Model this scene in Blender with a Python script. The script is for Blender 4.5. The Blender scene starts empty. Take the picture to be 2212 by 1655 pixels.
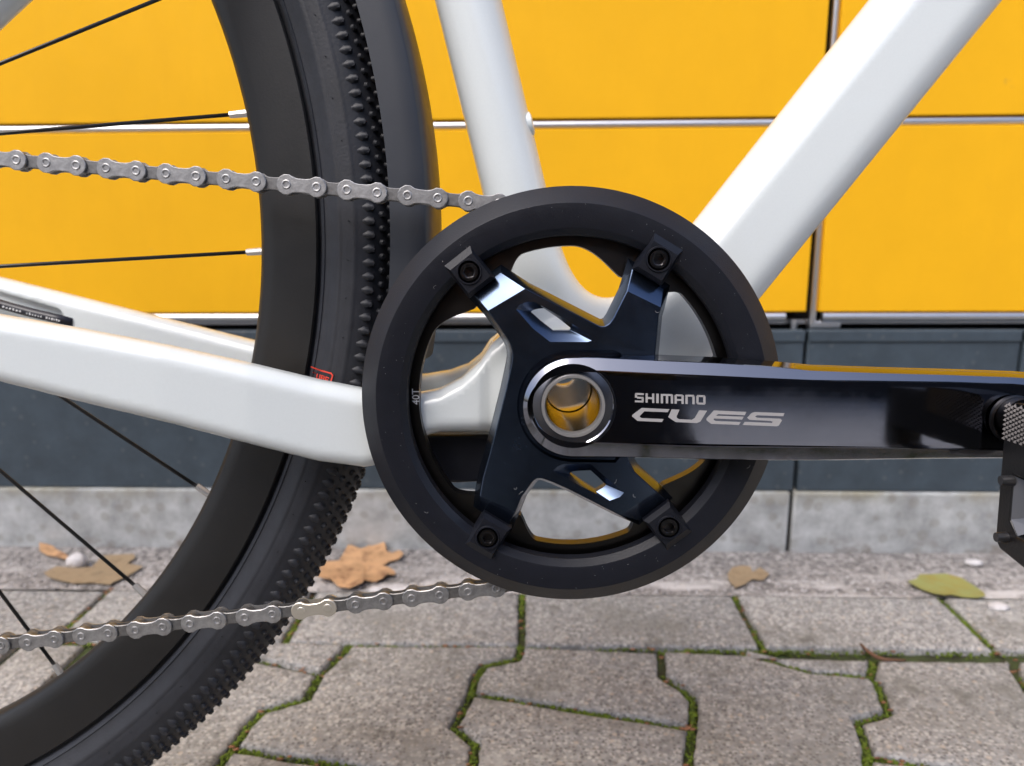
import bpy, bmesh, math, random
import numpy as np
from mathutils import Vector, Matrix
random.seed(4)
rng = np.random.default_rng(7)
S = bpy.context.scene
C = S.collection

# ------------------------------------------------------------------ camera, sky, sun, exposure
FPX, PCX, PCY = 1660.0, 1106.0, 827.5          # focal length and centre of the 2212 px wide view
PITCH, YAW, ROLL, HCAM = math.radians(12.04), math.radians(1.8), math.radians(-0.317), 350.5
fw = np.array([-math.sin(YAW)*math.cos(PITCH), math.cos(YAW)*math.cos(PITCH), -math.sin(PITCH)])
rt = np.array([math.cos(YAW), math.sin(YAW), 0.0]); up = np.cross(rt, fw)
rt, up = rt*math.cos(ROLL)+up*math.sin(ROLL), -rt*math.sin(ROLL)+up*math.cos(ROLL)
cam = bpy.data.cameras.new('camera'); camo = bpy.data.objects.new('camera', cam); C.objects.link(camo)
camo.matrix_world = Matrix([[rt[0], up[0], -fw[0], 0], [rt[1], up[1], -fw[1], 0], [rt[2], up[2], -fw[2], HCAM/1000], [0, 0, 0, 1]])
cam.sensor_width = 36; cam.lens = FPX/2212*36; cam.clip_start = 0.01; cam.clip_end = 400
cam.dof.use_dof = True; cam.dof.focus_distance = 0.318; cam.dof.aperture_fstop = 10.5
S.camera = camo

world = bpy.data.worlds.new('World'); S.world = world; world.use_nodes = True
SUN_EL, SUN_AZ = math.radians(54), math.radians(216)     # azimuth: clockwise from +Y
nt = world.node_tree; nt.nodes.clear()
sky = nt.nodes.new('ShaderNodeTexSky'); sky.sky_type = 'NISHITA'; sky.sun_disc = False
sky.sun_elevation = SUN_EL; sky.sun_rotation = SUN_AZ; sky.air_density = 1.0; sky.dust_density = 5.2; sky.ozone_density = 4.0
bg = nt.nodes.new('ShaderNodeBackground'); bg.inputs['Strength'].default_value = 0.15
wo = nt.nodes.new('ShaderNodeOutputWorld')
nt.links.new(sky.outputs[0], bg.inputs[0]); nt.links.new(bg.outputs[0], wo.inputs[0])
sun = bpy.data.lights.new('sun', 'SUN'); sun.energy = 0.75; sun.angle = math.radians(32); sun.color = (1.0, 0.95, 0.88)
suno = bpy.data.objects.new('sun', sun); C.objects.link(suno)
sd = Vector((math.sin(SUN_AZ)*math.cos(SUN_EL), math.cos(SUN_AZ)*math.cos(SUN_EL), math.sin(SUN_EL)))
suno.rotation_euler = sd.to_track_quat('Z', 'Y').to_euler()
S.view_settings.view_transform = 'Standard'; S.view_settings.look = 'None'
S.view_settings.exposure = 0.74; S.view_settings.gamma = 1.0; S.view_settings.use_curve_mapping = False

# ------------------------------------------------------------------ from the picture to points in the place (mm)
def ray(px, py): return (px-PCX)/FPX*rt - (py-PCY)/FPX*up + fw
def ground(px, py, z=0.0):
    d = ray(px, py); t = (z-HCAM)/d[2]; return d[0]*t, d[1]*t
def wall(px, py, Y):
    d = ray(px, py); t = Y/d[1]; return d[0]*t, d[2]*t+HCAM
LEAN = math.radians(4.55)
AY = np.array([0, math.cos(LEAN), -math.sin(LEAN)]); AZ = np.array([0, math.sin(LEAN), math.cos(LEAN)])
YM, OX = 371.8, 14.3
Z0 = (YM*math.sin(LEAN)-HCAM)/math.cos(LEAN)
OW = np.array([OX, 0, HCAM]) + YM*AY + Z0*AZ                     # bicycle origin on the ground under the crank axle
def B(px, py, v):
    """point of the bicycle seen at (px, py), v mm from its middle plane (minus is towards the camera)"""
    d = ray(px, py); t = (YM+v)/(d@AY); return d[0]*t-OX, (d@AZ)*t-Z0
BBZ = -49.5-Z0
WX, WZ = -413.2-OX, 27.5-Z0                                      # rear axle

# ------------------------------------------------------------------ materials
def mat(name, col, rough=0.5, metal=0.0, coat=0.0, spec=0.5, bump=0.0, bscale=400, var=0.0, vscale=60, coat_rough=0.04, spots=None, vcol=None, rvar=0.0, tone=0.0):
    m = bpy.data.materials.new(name); m.use_nodes = True; n = m.node_tree; p = n.nodes['Principled BSDF']
    p.inputs['Base Color'].default_value = (*col, 1); p.inputs['Roughness'].default_value = rough
    p.inputs['Metallic'].default_value = metal; p.inputs['Specular IOR Level'].default_value = spec
    p.inputs['Coat Weight'].default_value = coat; p.inputs['Coat Roughness'].default_value = coat_rough
    tc = n.nodes.new('ShaderNodeTexCoord')
    src = None
    if var > 0:
        t = n.nodes.new('ShaderNodeTexNoise'); t.inputs['Scale'].default_value = vscale; t.inputs['Detail'].default_value = 6; t.inputs['Roughness'].default_value = .65
        n.links.new(tc.outputs['Object'], t.inputs['Vector'])
        r = n.nodes.new('ShaderNodeValToRGB'); r.color_ramp.elements[0].position = .3; r.color_ramp.elements[1].position = .7
        lo = vcol if vcol else tuple(c*(1-var) for c in col)
        r.color_ramp.elements[0].color = (*lo, 1); r.color_ramp.elements[1].color = (*[min(1, c*(1+var)) for c in col], 1)
        n.links.new(t.outputs['Fac'], r.inputs['Fac']); src = r.outputs['Color']
    for (sc, thr, scol, fac) in (spots or []):
        t = n.nodes.new('ShaderNodeTexVoronoi'); t.inputs['Scale'].default_value = sc
        n.links.new(tc.outputs['Object'], t.inputs['Vector'])
        r = n.nodes.new('ShaderNodeValToRGB'); r.color_ramp.elements[0].position = thr*.7; r.color_ramp.elements[1].position = thr
        r.color_ramp.elements[0].color = (fac, fac, fac, 1); r.color_ramp.elements[1].color = (0, 0, 0, 1)
        n.links.new(t.outputs['Distance'], r.inputs['Fac'])
        sel = n.nodes.new('ShaderNodeMath'); sel.operation = 'GREATER_THAN'; sel.inputs[1].default_value = .55
        n.links.new(t.outputs['Color'], sel.inputs[0])
        mu = n.nodes.new('ShaderNodeMath'); mu.operation = 'MULTIPLY'
        n.links.new(r.outputs['Color'], mu.inputs[0]); n.links.new(sel.outputs[0], mu.inputs[1])
        mx = n.nodes.new('ShaderNodeMix'); mx.data_type = 'RGBA'
        n.links.new(mu.outputs[0], mx.inputs['Factor'])
        if src: n.links.new(src, mx.inputs['A'])
        else: mx.inputs['A'].default_value = (*col, 1)
        mx.inputs['B'].default_value = (*scol, 1); src = mx.outputs['Result']
    if tone > 0 and src:
        oi = n.nodes.new('ShaderNodeObjectInfo'); mr = n.nodes.new('ShaderNodeMapRange'); mr.inputs['To Min'].default_value = 1-tone; mr.inputs['To Max'].default_value = 1+tone
        n.links.new(oi.outputs['Random'], mr.inputs['Value']); hs = n.nodes.new('ShaderNodeHueSaturation')
        n.links.new(mr.outputs['Result'], hs.inputs['Value']); n.links.new(src, hs.inputs['Color']); src = hs.outputs['Color']
    if rvar > 0:
        t = n.nodes.new('ShaderNodeTexNoise'); t.inputs['Scale'].default_value = 70; t.inputs['Detail'].default_value = 9; t.inputs['Roughness'].default_value = .75
        n.links.new(tc.outputs['Object'], t.inputs['Vector']); mr = n.nodes.new('ShaderNodeMapRange')
        mr.inputs['From Min'].default_value = .35; mr.inputs['From Max'].default_value = .7; mr.inputs['To Min'].default_value = rough; mr.inputs['To Max'].default_value = rough+rvar
        n.links.new(t.outputs['Fac'], mr.inputs['Value']); n.links.new(mr.outputs['Result'], p.inputs['Roughness'])
    if src: n.links.new(src, p.inputs['Base Color'])
    if bump > 0:
        t = n.nodes.new('ShaderNodeTexNoise'); t.inputs['Scale'].default_value = bscale; t.inputs['Detail'].default_value = 5
        n.links.new(tc.outputs['Object'], t.inputs['Vector'])
        b = n.nodes.new('ShaderNodeBump'); b.inputs['Strength'].default_value = bump; b.inputs['Distance'].default_value = .001
        n.links.new(t.outputs['Fac'], b.inputs['Height']); n.links.new(b.outputs['Normal'], p.inputs['Normal'])
    return m
M = dict(
    yellow=mat('yellow_paint', (.90, .468, .010), .55, spec=.18, var=.045, vscale=7, rvar=.2, bump=.06, bscale=900),
    silver=mat('anodised_aluminium', (.72, .72, .74), .34, 1.0, var=.05, vscale=30),
    dark_gap=mat('shadow_gap_lining', (.012, .011, .010), .8),
    plinth=mat('slate_grey_plinth', (.045, .064, .083), .55, var=.22, vscale=38, bump=.15, bscale=500,
               spots=[(70, .2, (.10, .115, .125), .45), (45, .2, (.10, .075, .065), .4)]),
    concrete=mat('concrete', (.40, .415, .42), .85, var=.34, vscale=42, bump=.35, bscale=300, spots=[(75, .5, (.24, .23, .20), .45), (28, .30, (.40, .41, .42), .5)]),
    paver=mat('paving_concrete', (.298, .296, .291), .9, tone=.10, var=.42, vscale=150, bump=.8, bscale=420,
              spots=[(300, .55, (.52, .505, .48), .8), (380, .50, (.085, .083, .08), .75), (520, .55, (.38, .33, .28), .4), (105, .22, (.50, .42, .34), .7), (140, .22, (.56, .55, .52), .8)]),
    gravel=mat('sandy_grit', (.25, .232, .22), .95, var=.6, vscale=130, bump=1.0, bscale=240,
               spots=[(190, .60, (.48, .455, .435), .55), (230, .55, (.08, .076, .078), .55)]),
    joint=mat('mossy_joint_soil', (.040, .060, .016), .95, var=.6, vscale=110, bump=1.0, bscale=500, vcol=(.030, .022, .014)),
    moss=mat('moss', (.135, .195, .016), .95, var=.6, vscale=160, bump=1, bscale=900, vcol=(.028, .038, .008)),
    white=mat('pearl_white_paint', (.71, .755, .755), .32, 0.0, spec=.4, coat=.75, coat_rough=.03, var=.015, vscale=900),
    plastic=mat('black_plastic', (.0066, .0076, .0122), .36, spec=.4, rvar=.10, var=.12, vscale=200, bump=.10, bscale=1500),
    fender=mat('matt_black_mudguard', (.028, .032, .041), .40, rvar=.12, bump=.05, bscale=1500),
    rim=mat('black_rim', (.0055, .005, .0047), .40, rvar=.1, bump=.05, bscale=900),
    rubber=mat('tyre_rubber', (.0165, .018, .0235), .46, rvar=.16, var=.22, vscale=120, bump=.12, bscale=700),
    crank=mat('polished_dark_alloy', (.21, .22, .255), .05, 1.0, rvar=.08, bump=.006, bscale=60),
    spider=mat('navy_alloy', (.080, .110, .170), .19, .97, coat=.15, coat_rough=.06, rvar=.10),
    steel_in=mat('shaded_inner_steel', (.20, .197, .195), .48, .85, var=.3, vscale=350, bump=.08, bscale=900),  # darker copy of the chain steel; shade between the plates put into it
    ring=mat('dark_alloy_ring', (.075, .07, .066), .30, 1.0),
    steel=mat('chain_steel', (.35, .347, .347), .46, .85, tone=.10, var=.26, vscale=350, bump=.08, bscale=900),
    steel_light=mat('nickel_link', (.66, .615, .53), .38, .8),
    rib=mat('grey_pedal_rib', (.13, .135, .15), .5, .5),
    pinm=mat('dark_pin', (.09, .09, .095), .35, .8),
    axle=mat('steel_axle', (.66, .64, .62), .36, .85),
    bore=mat('wall_tinted_bore', (.27, .215, .115), .13, 1.0),  # gold tint puts the yellow wall's reflection into the colour
    bolt=mat('black_bolt', (.05, .048, .05), .30, 1.0),
    spoke=mat('black_spoke', (.015, .016, .018), .30),
    nipple=mat('silver_nipple', (.70, .69, .67), .25, .6),
    print=mat('grey_print', (.36, .35, .35), .5), white_print=mat('white_print', (.75, .75, .75), .5),
    red=mat('red_print', (.75, .06, .03), .5), hose=mat('black_hose', (.02, .021, .03), .35),
    pedal=mat('black_pedal_alloy', (.006, .006, .0068), .40, bump=.1, bscale=900),
    leaf_orange=mat('dry_orange_leaf', (.44, .255, .13), .8, var=.5, vscale=40, bump=.3, bscale=200, vcol=(.36, .21, .10)),
    leaf_green=mat('green_leaf', (.22, .245, .085), .6, var=.3, vscale=60, vcol=(.30, .25, .06)),
    leaf_brown=mat('brown_leaf', (.32, .235, .14), .8, var=.3, vscale=60),
    pebble=mat('white_pebble', (.62, .60, .60), .7, var=.2, vscale=80), twig=mat('twig', (.16, .08, .045), .8), twig_chip=mat('bark_chip', (.26, .12, .06), .85, var=.5, vscale=90))

def layer(m, sc, lo, hi, col, stretch=(1, 1, 1), zlim=None, ylim=None):
    # a stain or dusting with a ragged edge of its own, laid over the colour of material m
    n = m.node_tree; p = n.nodes['Principled BSDF']; tc = n.nodes.new('ShaderNodeTexCoord'); mp = n.nodes.new('ShaderNodeMapping')
    mp.inputs['Scale'].default_value = stretch; n.links.new(tc.outputs['Object'], mp.inputs['Vector'])
    t = n.nodes.new('ShaderNodeTexNoise'); t.inputs['Scale'].default_value = sc; t.inputs['Detail'].default_value = 8; t.inputs['Roughness'].default_value = .7
    n.links.new(mp.outputs[0], t.inputs['Vector'])
    r = n.nodes.new('ShaderNodeMapRange'); r.inputs['From Min'].default_value = lo; r.inputs['From Max'].default_value = hi
    n.links.new(t.outputs['Fac'], r.inputs['Value']); f = r.outputs['Result']
    for ax, lim in (('Z', zlim), ('Y', ylim)):
        if lim:
            sx_ = n.nodes.new('ShaderNodeSeparateXYZ'); n.links.new(tc.outputs['Object'], sx_.inputs[0])
            q = n.nodes.new('ShaderNodeMapRange'); q.inputs['From Min'].default_value = lim[0]; q.inputs['From Max'].default_value = lim[1]
            n.links.new(sx_.outputs[ax], q.inputs['Value'])
            u = n.nodes.new('ShaderNodeMath'); u.operation = 'MULTIPLY'; n.links.new(f, u.inputs[0]); n.links.new(q.outputs['Result'], u.inputs[1]); f = u.outputs[0]
    x = n.nodes.new('ShaderNodeMix'); x.data_type = 'RGBA'; n.links.new(f, x.inputs['Factor'])
    src = p.inputs['Base Color'].links[0].from_socket
    n.links.new(src, x.inputs['A']); x.inputs['B'].default_value = (*col, 1); n.links.new(x.outputs['Result'], p.inputs['Base Color'])
M['yard'] = mat('brightened_ground', (.44, .43, .41), .9, var=.2, vscale=4, bump=.4, bscale=200)  # unseen far ground, made paler to brighten the crank's reflection
layer(M['yellow'], 9, .48, .75, (.865, .445, .010), (2.0, 1, .5))
layer(M['yellow'], 60, .68, .76, (.74, .39, .04))
layer(M['concrete'], 22, .50, .68, (.13, .085, .05), (1, 1, 1.5), zlim=(.022, -.004))
layer(M['concrete'], 12, .42, .62, (.27, .25, .18), zlim=(.050, .068))
layer(M['concrete'], 16, .58, .80, (.27, .275, .27), (1, 1, .4))
layer(M['leaf_orange'], 70, .52, .66, (.24, .12, .06))
layer(M['leaf_brown'], 60, .5, .68, (.20, .14, .08))
layer(M['leaf_green'], 40, .56, .70, (.33, .22, .06))
layer(M['gravel'], 17, .47, .60, (.56, .535, .52), (.45, 1.8, 1), ylim=(.745, .700))
layer(M['gravel'], 30, .5, .7, (.10, .095, .095), ylim=(.735, .775))
layer(M['paver'], 9, .50, .70, (.205, .20, .18))
layer(M['paver'], 24, .56, .70, (.145, .14, .125))
layer(M['paver'], 15, .58, .72, (.40, .395, .385))

# ------------------------------------------------------------------ builders
def mk(name, verts, faces, m, parent=None, smooth=False, scale=.001, **props):
    me = bpy.data.meshes.new(name); me.from_pydata([(x*scale, y*scale, z*scale) for x, y, z in verts], [], faces)
    me.validate(); me.materials.append(M[m])
    bm = bmesh.new(); bm.from_mesh(me); bmesh.ops.recalc_face_normals(bm, faces=bm.faces); bm.to_mesh(me); bm.free()
    if smooth:
        me.polygons.foreach_set('use_smooth', [True]*len(me.polygons))
        if smooth is not True: me.set_sharp_from_angle(angle=math.radians(smooth))
    o = bpy.data.objects.new(name, me); C.objects.link(o)
    if parent: o.parent = parent
    for k, v in props.items(): o[k] = v
    return o
def thing(name, label, cat, loc=(0, 0, 0), group=None):
    o = bpy.data.objects.new(name, None); C.objects.link(o); o.location = loc; o.empty_display_size = .05
    o['label'] = label; o['category'] = cat
    if group: o['group'] = group
    return o
def tag(o, label, cat, group=None):
    o['label'] = label; o['category'] = cat
    if group: o['group'] = group
    return o
def bevel_obj(o, w, seg=2, ang=30):
    bm = bmesh.new(); bm.from_mesh(o.data)
    ed = [e for e in bm.edges if len(e.link_faces) == 2 and e.calc_face_angle(0) > math.radians(ang)]
    bmesh.ops.bevel(bm, geom=ed, offset=w*.001, segments=seg, profile=.5, affect='EDGES', clamp_overlap=True)
    bm.to_mesh(o.data); bm.free()
    big = max(p.area for p in o.data.polygons)*.02
    o.data.polygons.foreach_set('use_smooth', [True]*len(o.data.polygons)); o.data.set_sharp_from_angle(angle=math.radians(35))
    o.data.polygons.foreach_set('use_smooth', [p.area < big for p in o.data.polygons])
    return o
def box(name, x0, x1, y0, y1, z0, z1, m, parent=None, bev=0, **props):
    v = [(x, y, z) for x in (x0, x1) for y in (y0, y1) for z in (z0, z1)]
    f = [(0, 1, 3, 2), (4, 6, 7, 5), (0, 4, 5, 1), (2, 3, 7, 6), (0, 2, 6, 4), (1, 5, 7, 3)]
    o = mk(name, v, f, m, parent, **props)
    return bevel_obj(o, bev) if bev else o
def loft(rings, closed_ring=True, cap0=False, cap1=False, closed_path=False):
    """rings: list of equal-length point lists -> verts, faces"""
    n = len(rings[0]); v = [p for r in rings for p in r]; f = []
    R = len(rings)
    for i in range(R if closed_path else R-1):
        a, b = i*n, ((i+1) % R)*n
        for j in range(n if closed_ring else n-1):
            k = (j+1) % n; f.append((a+j, a+k, b+k, b+j))
    if cap0: f.append(tuple(range(n)))
    if cap1: f.append(tuple((R-1)*n+j for j in range(n)))
    return v, f
def lathe(prof, cx, cz, n=160, t0=0, t1=2*math.pi, closed_prof=True):
    full = abs(t1-t0-2*math.pi) < 1e-6
    rings = []
    for i in range(n if full else n+1):
        t = t0+(t1-t0)*i/n; c, s = math.cos(t), math.sin(t)
        rings.append([(cx+r*c, v, cz+r*s) for r, v in prof])
    return loft(rings, closed_prof, not full and closed_prof, not full and closed_prof, full)
def tube(pts, r, n=12, cap=True):
    P = [Vector(p) for p in pts]; rings = []
    for i, p in enumerate(P):
        t = (P[min(i+1, len(P)-1)]-P[max(i-1, 0)]).normalized()
        a = t.cross(Vector((0, 1, 0.13))).normalized(); b = t.cross(a)
        rr = r[i] if isinstance(r, (list, tuple)) else r
        rings.append([tuple(p+a*rr*math.cos(2*math.pi*j/n)+b*rr*math.sin(2*math.pi*j/n)) for j in range(n)])
    return loft(rings, True, cap, cap)
def join(parts):
    V, F = [], []
    for v, f in parts:
        b = len(V); V += list(v); F += [tuple(i+b for i in q) for q in f]
    return V, F
def offset(poly, d):
    """offset a closed 2-D outline outwards by d (any orientation)"""
    P = np.array(poly, float); n = len(P)
    A = .5*np.sum(P[:, 0]*np.roll(P[:, 1], -1)-np.roll(P[:, 0], -1)*P[:, 1])
    e = np.roll(P, -1, 0)-P; e /= np.maximum(np.linalg.norm(e, axis=1, keepdims=True), 1e-9)
    nr = np.stack([e[:, 1], -e[:, 0]], 1)*(1 if A > 0 else -1)
    a, b = np.roll(nr, 1, 0), nr
    m = a+b; m /= np.maximum(np.linalg.norm(m, axis=1, keepdims=True), 1e-6)
    k = d/np.maximum(np.sum(m*b, 1), .5)
    return P+m*k[:, None]
def chaikin(poly, it=1, closed=True):
    P = [tuple(p) for p in poly]
    for _ in range(it):
        Q = []
        n = len(P)
        for i in range(n if closed else n-1):
            a, b = np.array(P[i]), np.array(P[(i+1) % n])
            Q += [tuple(.75*a+.25*b), tuple(.25*a+.75*b)]
        P = Q
    return P
def tess(loops):
    """triangulate a flat outline with holes: list of loops of (x, z) -> index triples over the flattened list"""
    from mathutils.geometry import tessellate_polygon
    return [tuple(t) for t in tessellate_polygon([[Vector((p[0], p[1], 0)) for p in L] for L in loops])]
def ico(bm, c, r, sq=(1, 1, 1), sub=1):
    g = bmesh.ops.create_icosphere(bm, subdivisions=sub, radius=1)
    for v in g['verts']:
        k = 1+.25*(random.random()-.5)
        v.co = Vector((c[0]+v.co.x*r*sq[0]*k, c[1]+v.co.y*r*sq[1]*k, c[2]+v.co.z*r*sq[2]*k))

# ================================================================== THE GROUND
WY = 780.0                                                       # front of the concrete footing
Yr0 = float(np.mean([ground(x, y)[1] for x, y in ((1138, 1276), (1732, 1285), (2180, 1300), (120, 1262))]))
Yr1 = float(np.mean([ground(x, y)[1] for x, y in ((598, 1383), (1121, 1388), (1475, 1404), (2166, 1422))]))
def sheet(name, x0, x1, y0, y1, z, m):
    return mk(name, [(x0, y0, z), (x1, y0, z), (x1, y1, z), (x0, y1, z)], [(0, 1, 2, 3)], m, kind='structure')
sheet('ground', -60000, 60000, -60000, 60000, -14, 'yard')
pavement = sheet('pavement', -1500, 1500, -900, Yr0, -6, 'joint')
gravel = sheet('gravel_strip', -1500, 1500, Yr0, WY+5, -2, 'gravel')

def paver(poly, inset=3.5, dz=None, name='paving_stone'):
    P = offset(poly, -inset); n = len(P)
    dz = random.uniform(-.9, .9) if dz is None else dz
    tx, ty = random.uniform(-.004, .004), random.uniform(-.004, .004); cx, cy = P.mean(0)
    zf = lambda p, z: z+dz+tx*(p[0]-cx)+ty*(p[1]-cy)
    P1 = offset(P, -1.0); P2 = offset(P, -2.6)
    rings = [[(p[0], p[1], -13.0) for p in P], [(p[0], p[1], zf(p, -2.4)) for p in P], [(p[0], p[1], zf(p, -.7)) for p in P1], [(p[0], p[1], zf(p, 0)) for p in P2]]
    v, f = loft(rings, True, False, False)
    t = tess([[(p[0], p[1]) for p in P2]]); f += [tuple(3*n+i for i in q) for q in t]
    return mk(name, v, f, 'paver', pavement, smooth=40)
def subdiv(poly, step=6.0, amp=1.0):
    out = []
    for i in range(len(poly)):
        a, b = np.array(poly[i]), np.array(poly[(i+1) % len(poly)])
        k = max(1, int(np.linalg.norm(b-a)/step))
        for j in range(k):
            p = a+(b-a)*j/k
            h = math.sin(p[0]*.9+p[1]*.37)+math.sin(p[0]*.31-p[1]*1.1+2)
            out.append(tuple(p+np.array([h, math.sin(p[0]*1.3+p[1]*.7)])*amp*.5))
    return out
jx = [ground(192, 1311)[0], ground(655, 1318)[0], ground(1127, 1340)[0], ground(1620, 1347)[0], ground(2104, 1359)[0]]
pit = (jx[-1]-jx[0])/4
jx = [jx[0]-pit*k for k in range(5, 0, -1)]+jx+[jx[-1]+pit*k for k in range(1, 5)]
joints = []
for a, b in zip(jx, jx[1:]):
    paver(subdiv([(a, Yr1), (b, Yr1), (b, Yr0), (a, Yr0)]))
    joints.append([(b, Yr1), (b, Yr0)])
joints.append([(-1200, Yr1), (1300, Yr1)])
bt = [(645, 1384), (757, 1387), (1125, 1390), (1429, 1403), (1600, 1411), (1885, 1418), (2190, 1424)]
JA = [(757, 1388), (737, 1413), (691, 1453), (661, 1506), (568, 1533), (534, 1566), (501, 1613), (440, 1690)]
JB = [(1125, 1390), (1121, 1412), (1113, 1420), (1045, 1435), (1026, 1463), (1018, 1495), (978, 1566), (1028, 1606), (1020, 1655), (1010, 1700)]
JC = [(1429, 1403), (1429, 1456), (1475, 1486), (1498, 1510), (1495, 1571), (1488, 1655), (1484, 1720)]
JD = [(1887, 1420), (1880, 1460), (1896, 1476), (1909, 1510), (1922, 1536), (1852, 1556), (1866, 1586), (1874, 1632), (1880, 1720)]
JE = [(2190, 1424), (2196, 1450), (2230, 1500), (2232, 1560), (2320, 1700)]
G = lambda L: [ground(*p) for p in L]
stones = [
    [(430, 1384), (645, 1384), (757, 1388), (737, 1413), (691, 1453), (564, 1426), (440, 1402)],
    [(440, 1402), (564, 1426)]+JA[2:]+[(250, 1690), (180, 1560), (200, 1384), (430, 1384)],
    [JA[0]]+JB+[(737, 1650), (501, 1613)]+JA[1:6][::-1],
    [JB[0]]+JC[:5]+JB[1:6][::-1],
    [JB[5]]+JC[4:]+JB[6:][::-1],
    [JC[0], (1600, 1411), (1675, 1429), (1749, 1449), (1880, 1460)]+JD[2:]+JC[1:][::-1],
    [(1600, 1411), (1887, 1420), (1880, 1460), (1749, 1449), (1675, 1429)],
    [JD[0]]+JE+[(2023, 1655)]+JD[1:8][::-1],
    [JD[7], (2023, 1655), (2320, 1700), (2340, 1790), (1885, 1790), JD[8]],
    [(501, 1613), (737, 1650), JB[9], (1000, 1790), (400, 1790), (440, 1690)],
    [JB[9], JC[6], (1480, 1800), (1000, 1790)], [JC[6], JD[8], (1885, 1790), (1480, 1800)],
    [(2190, 1424), (2480, 1434), (2540, 1560), (2640, 1700), (2320, 1700)]+JE[1:4][::-1],
    [(2320, 1700), (2640, 1700), (2700, 1790), (2340, 1790)]]
for L in stones: paver(subdiv(G(L)))
for L in (JA, JB, JC, JD, JE, [(440, 1402), (564, 1426), (691, 1453)], [(501, 1613), (737, 1650), (1010, 1700)], [JB[5], (1475, 1569), (1495, 1571)],
          [(1600, 1411), (1675, 1429), (1749, 1449), (1880, 1460)], [JD[7], (2023, 1655), (2320, 1700)]):
    joints.append(G(L))
# plain stones of the same bond beside and before the ones the picture shows
gx0, gx1 = ground(200, 1384)[0]-2, ground(2480, 1434)[0]+2; gy1 = ground(1100, 1795)[1]
ly = Yr1
for r in range(9):
    hgt = 100.0
    for k in range(-7, 8):
        a = k*pit+(pit/2 if r % 2 else 0)-40; b = a+pit
        if ly-hgt > gy1-hgt and ly > gy1+5:
            if b < gx0: pass
            elif a > gx1: pass
            elif a < gx0 < b and gx0-a > 40: b = gx0
            elif a < gx1 < b and b-gx1 > 40: a = gx1
            else: continue
        lo = ly-hgt
        paver([(a, lo), (b, lo), (b, ly), (a, ly)])
    ly -= hgt
# moss tufts along the joints, grit in the strip
def blobs(name, centres, radii, m, squash):
    bm = bmesh.new(); bmesh.ops.create_icosphere(bm, subdivisions=1, radius=1)
    bm.verts.ensure_lookup_table(); bv = np.array([v.co[:] for v in bm.verts]); bf = np.array([[v.index for v in f.verts] for f in bm.faces]); bm.free()
    cc_ = np.array(centres); rr = np.array(radii)[:, None, None]; n_ = len(cc_)
    vv = cc_[:, None, :]+bv[None]*rr*np.array(squash)*rng.uniform(.75, 1.25, (n_, len(bv), 1))
    ff = bf[None]+np.arange(n_)[:, None, None]*len(bv)
    me = bpy.data.meshes.new(name); me.from_pydata((vv.reshape(-1, 3)/1000).tolist(), [], ff.reshape(-1, 3).tolist())
    me.materials.append(M[m]); me.polygons.foreach_set('use_smooth', [True]*len(me.polygons))
    o = bpy.data.objects.new(name, me); C.objects.link(o); o['kind'] = 'stuff'; return o
mc, mr = [], []
for L in joints:
    for (a, b) in zip(L, L[1:]):
        d = math.dist(a, b)
        for _ in range(int(d/.22)):
            t = random.random(); x = a[0]+(b[0]-a[0])*t; y = a[1]+(b[1]-a[1])*t
            if abs(x) > 520: continue
            dens = .5+.5*math.sin(x*.021+y*.05)+.35*math.sin(x*.09-y*.04)
            if abs(a[1]-b[1]) < 3: dens *= .55
            if random.random() > dens*.9+.12: continue
            nx, ny = -(b[1]-a[1])/d, (b[0]-a[0])/d; w = random.gauss(0, 1.7)
            mc.append((x+nx*w, y+ny*w, random.uniform(-4.2, -1.2)-abs(w)*.35)); mr.append(random.uniform(.35, 1.15))
blobs('moss', mc, mr, 'moss', (1.15, 1.15, 1.0))
dc, dr = [], []
for k in range(420):
    L = joints[len(jx)-1] if k % 3 == 0 else random.choice(joints); i = random.randrange(len(L)-1); t = random.random()
    x = L[i][0]+(L[i+1][0]-L[i][0])*t+random.gauss(0, 2); y = L[i][1]+(L[i+1][1]-L[i][1])*t+random.gauss(0, 2)
    if abs(x) < 520: dc.append((x, y, random.uniform(-2.5, .2))); dr.append(random.uniform(.5, 1.9))
blobs('litter_chips', dc, dr, 'twig_chip', (1.5, .8, .4))
for nm, cnt, mm, (r0, r1) in (('grit', 1500, 'gravel', (.8, 2.6)), ('pale_grit', 700, 'pebble', (.6, 1.6))):
    bm = bmesh.new()
    for _ in range(cnt):
        x = random.uniform(-640, 640); y = random.uniform(Yr0+1, WY-2); r = random.uniform(r0, r1)*random.uniform(.6, 1)
        if nm == 'pale_grit': y = Yr0+(WY-Yr0)*min(1, abs(random.gauss(.18, .2)))
        ico(bm, (x/1000, y/1000, (-2+r*.3)/1000), r/1000, (1, 1.1, .7))
    me = bpy.data.meshes.new(nm); bm.to_mesh(me); bm.free(); me.materials.append(M[mm])
    o = bpy.data.objects.new(nm, me); C.objects.link(o); o['kind'] = 'stuff'

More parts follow.
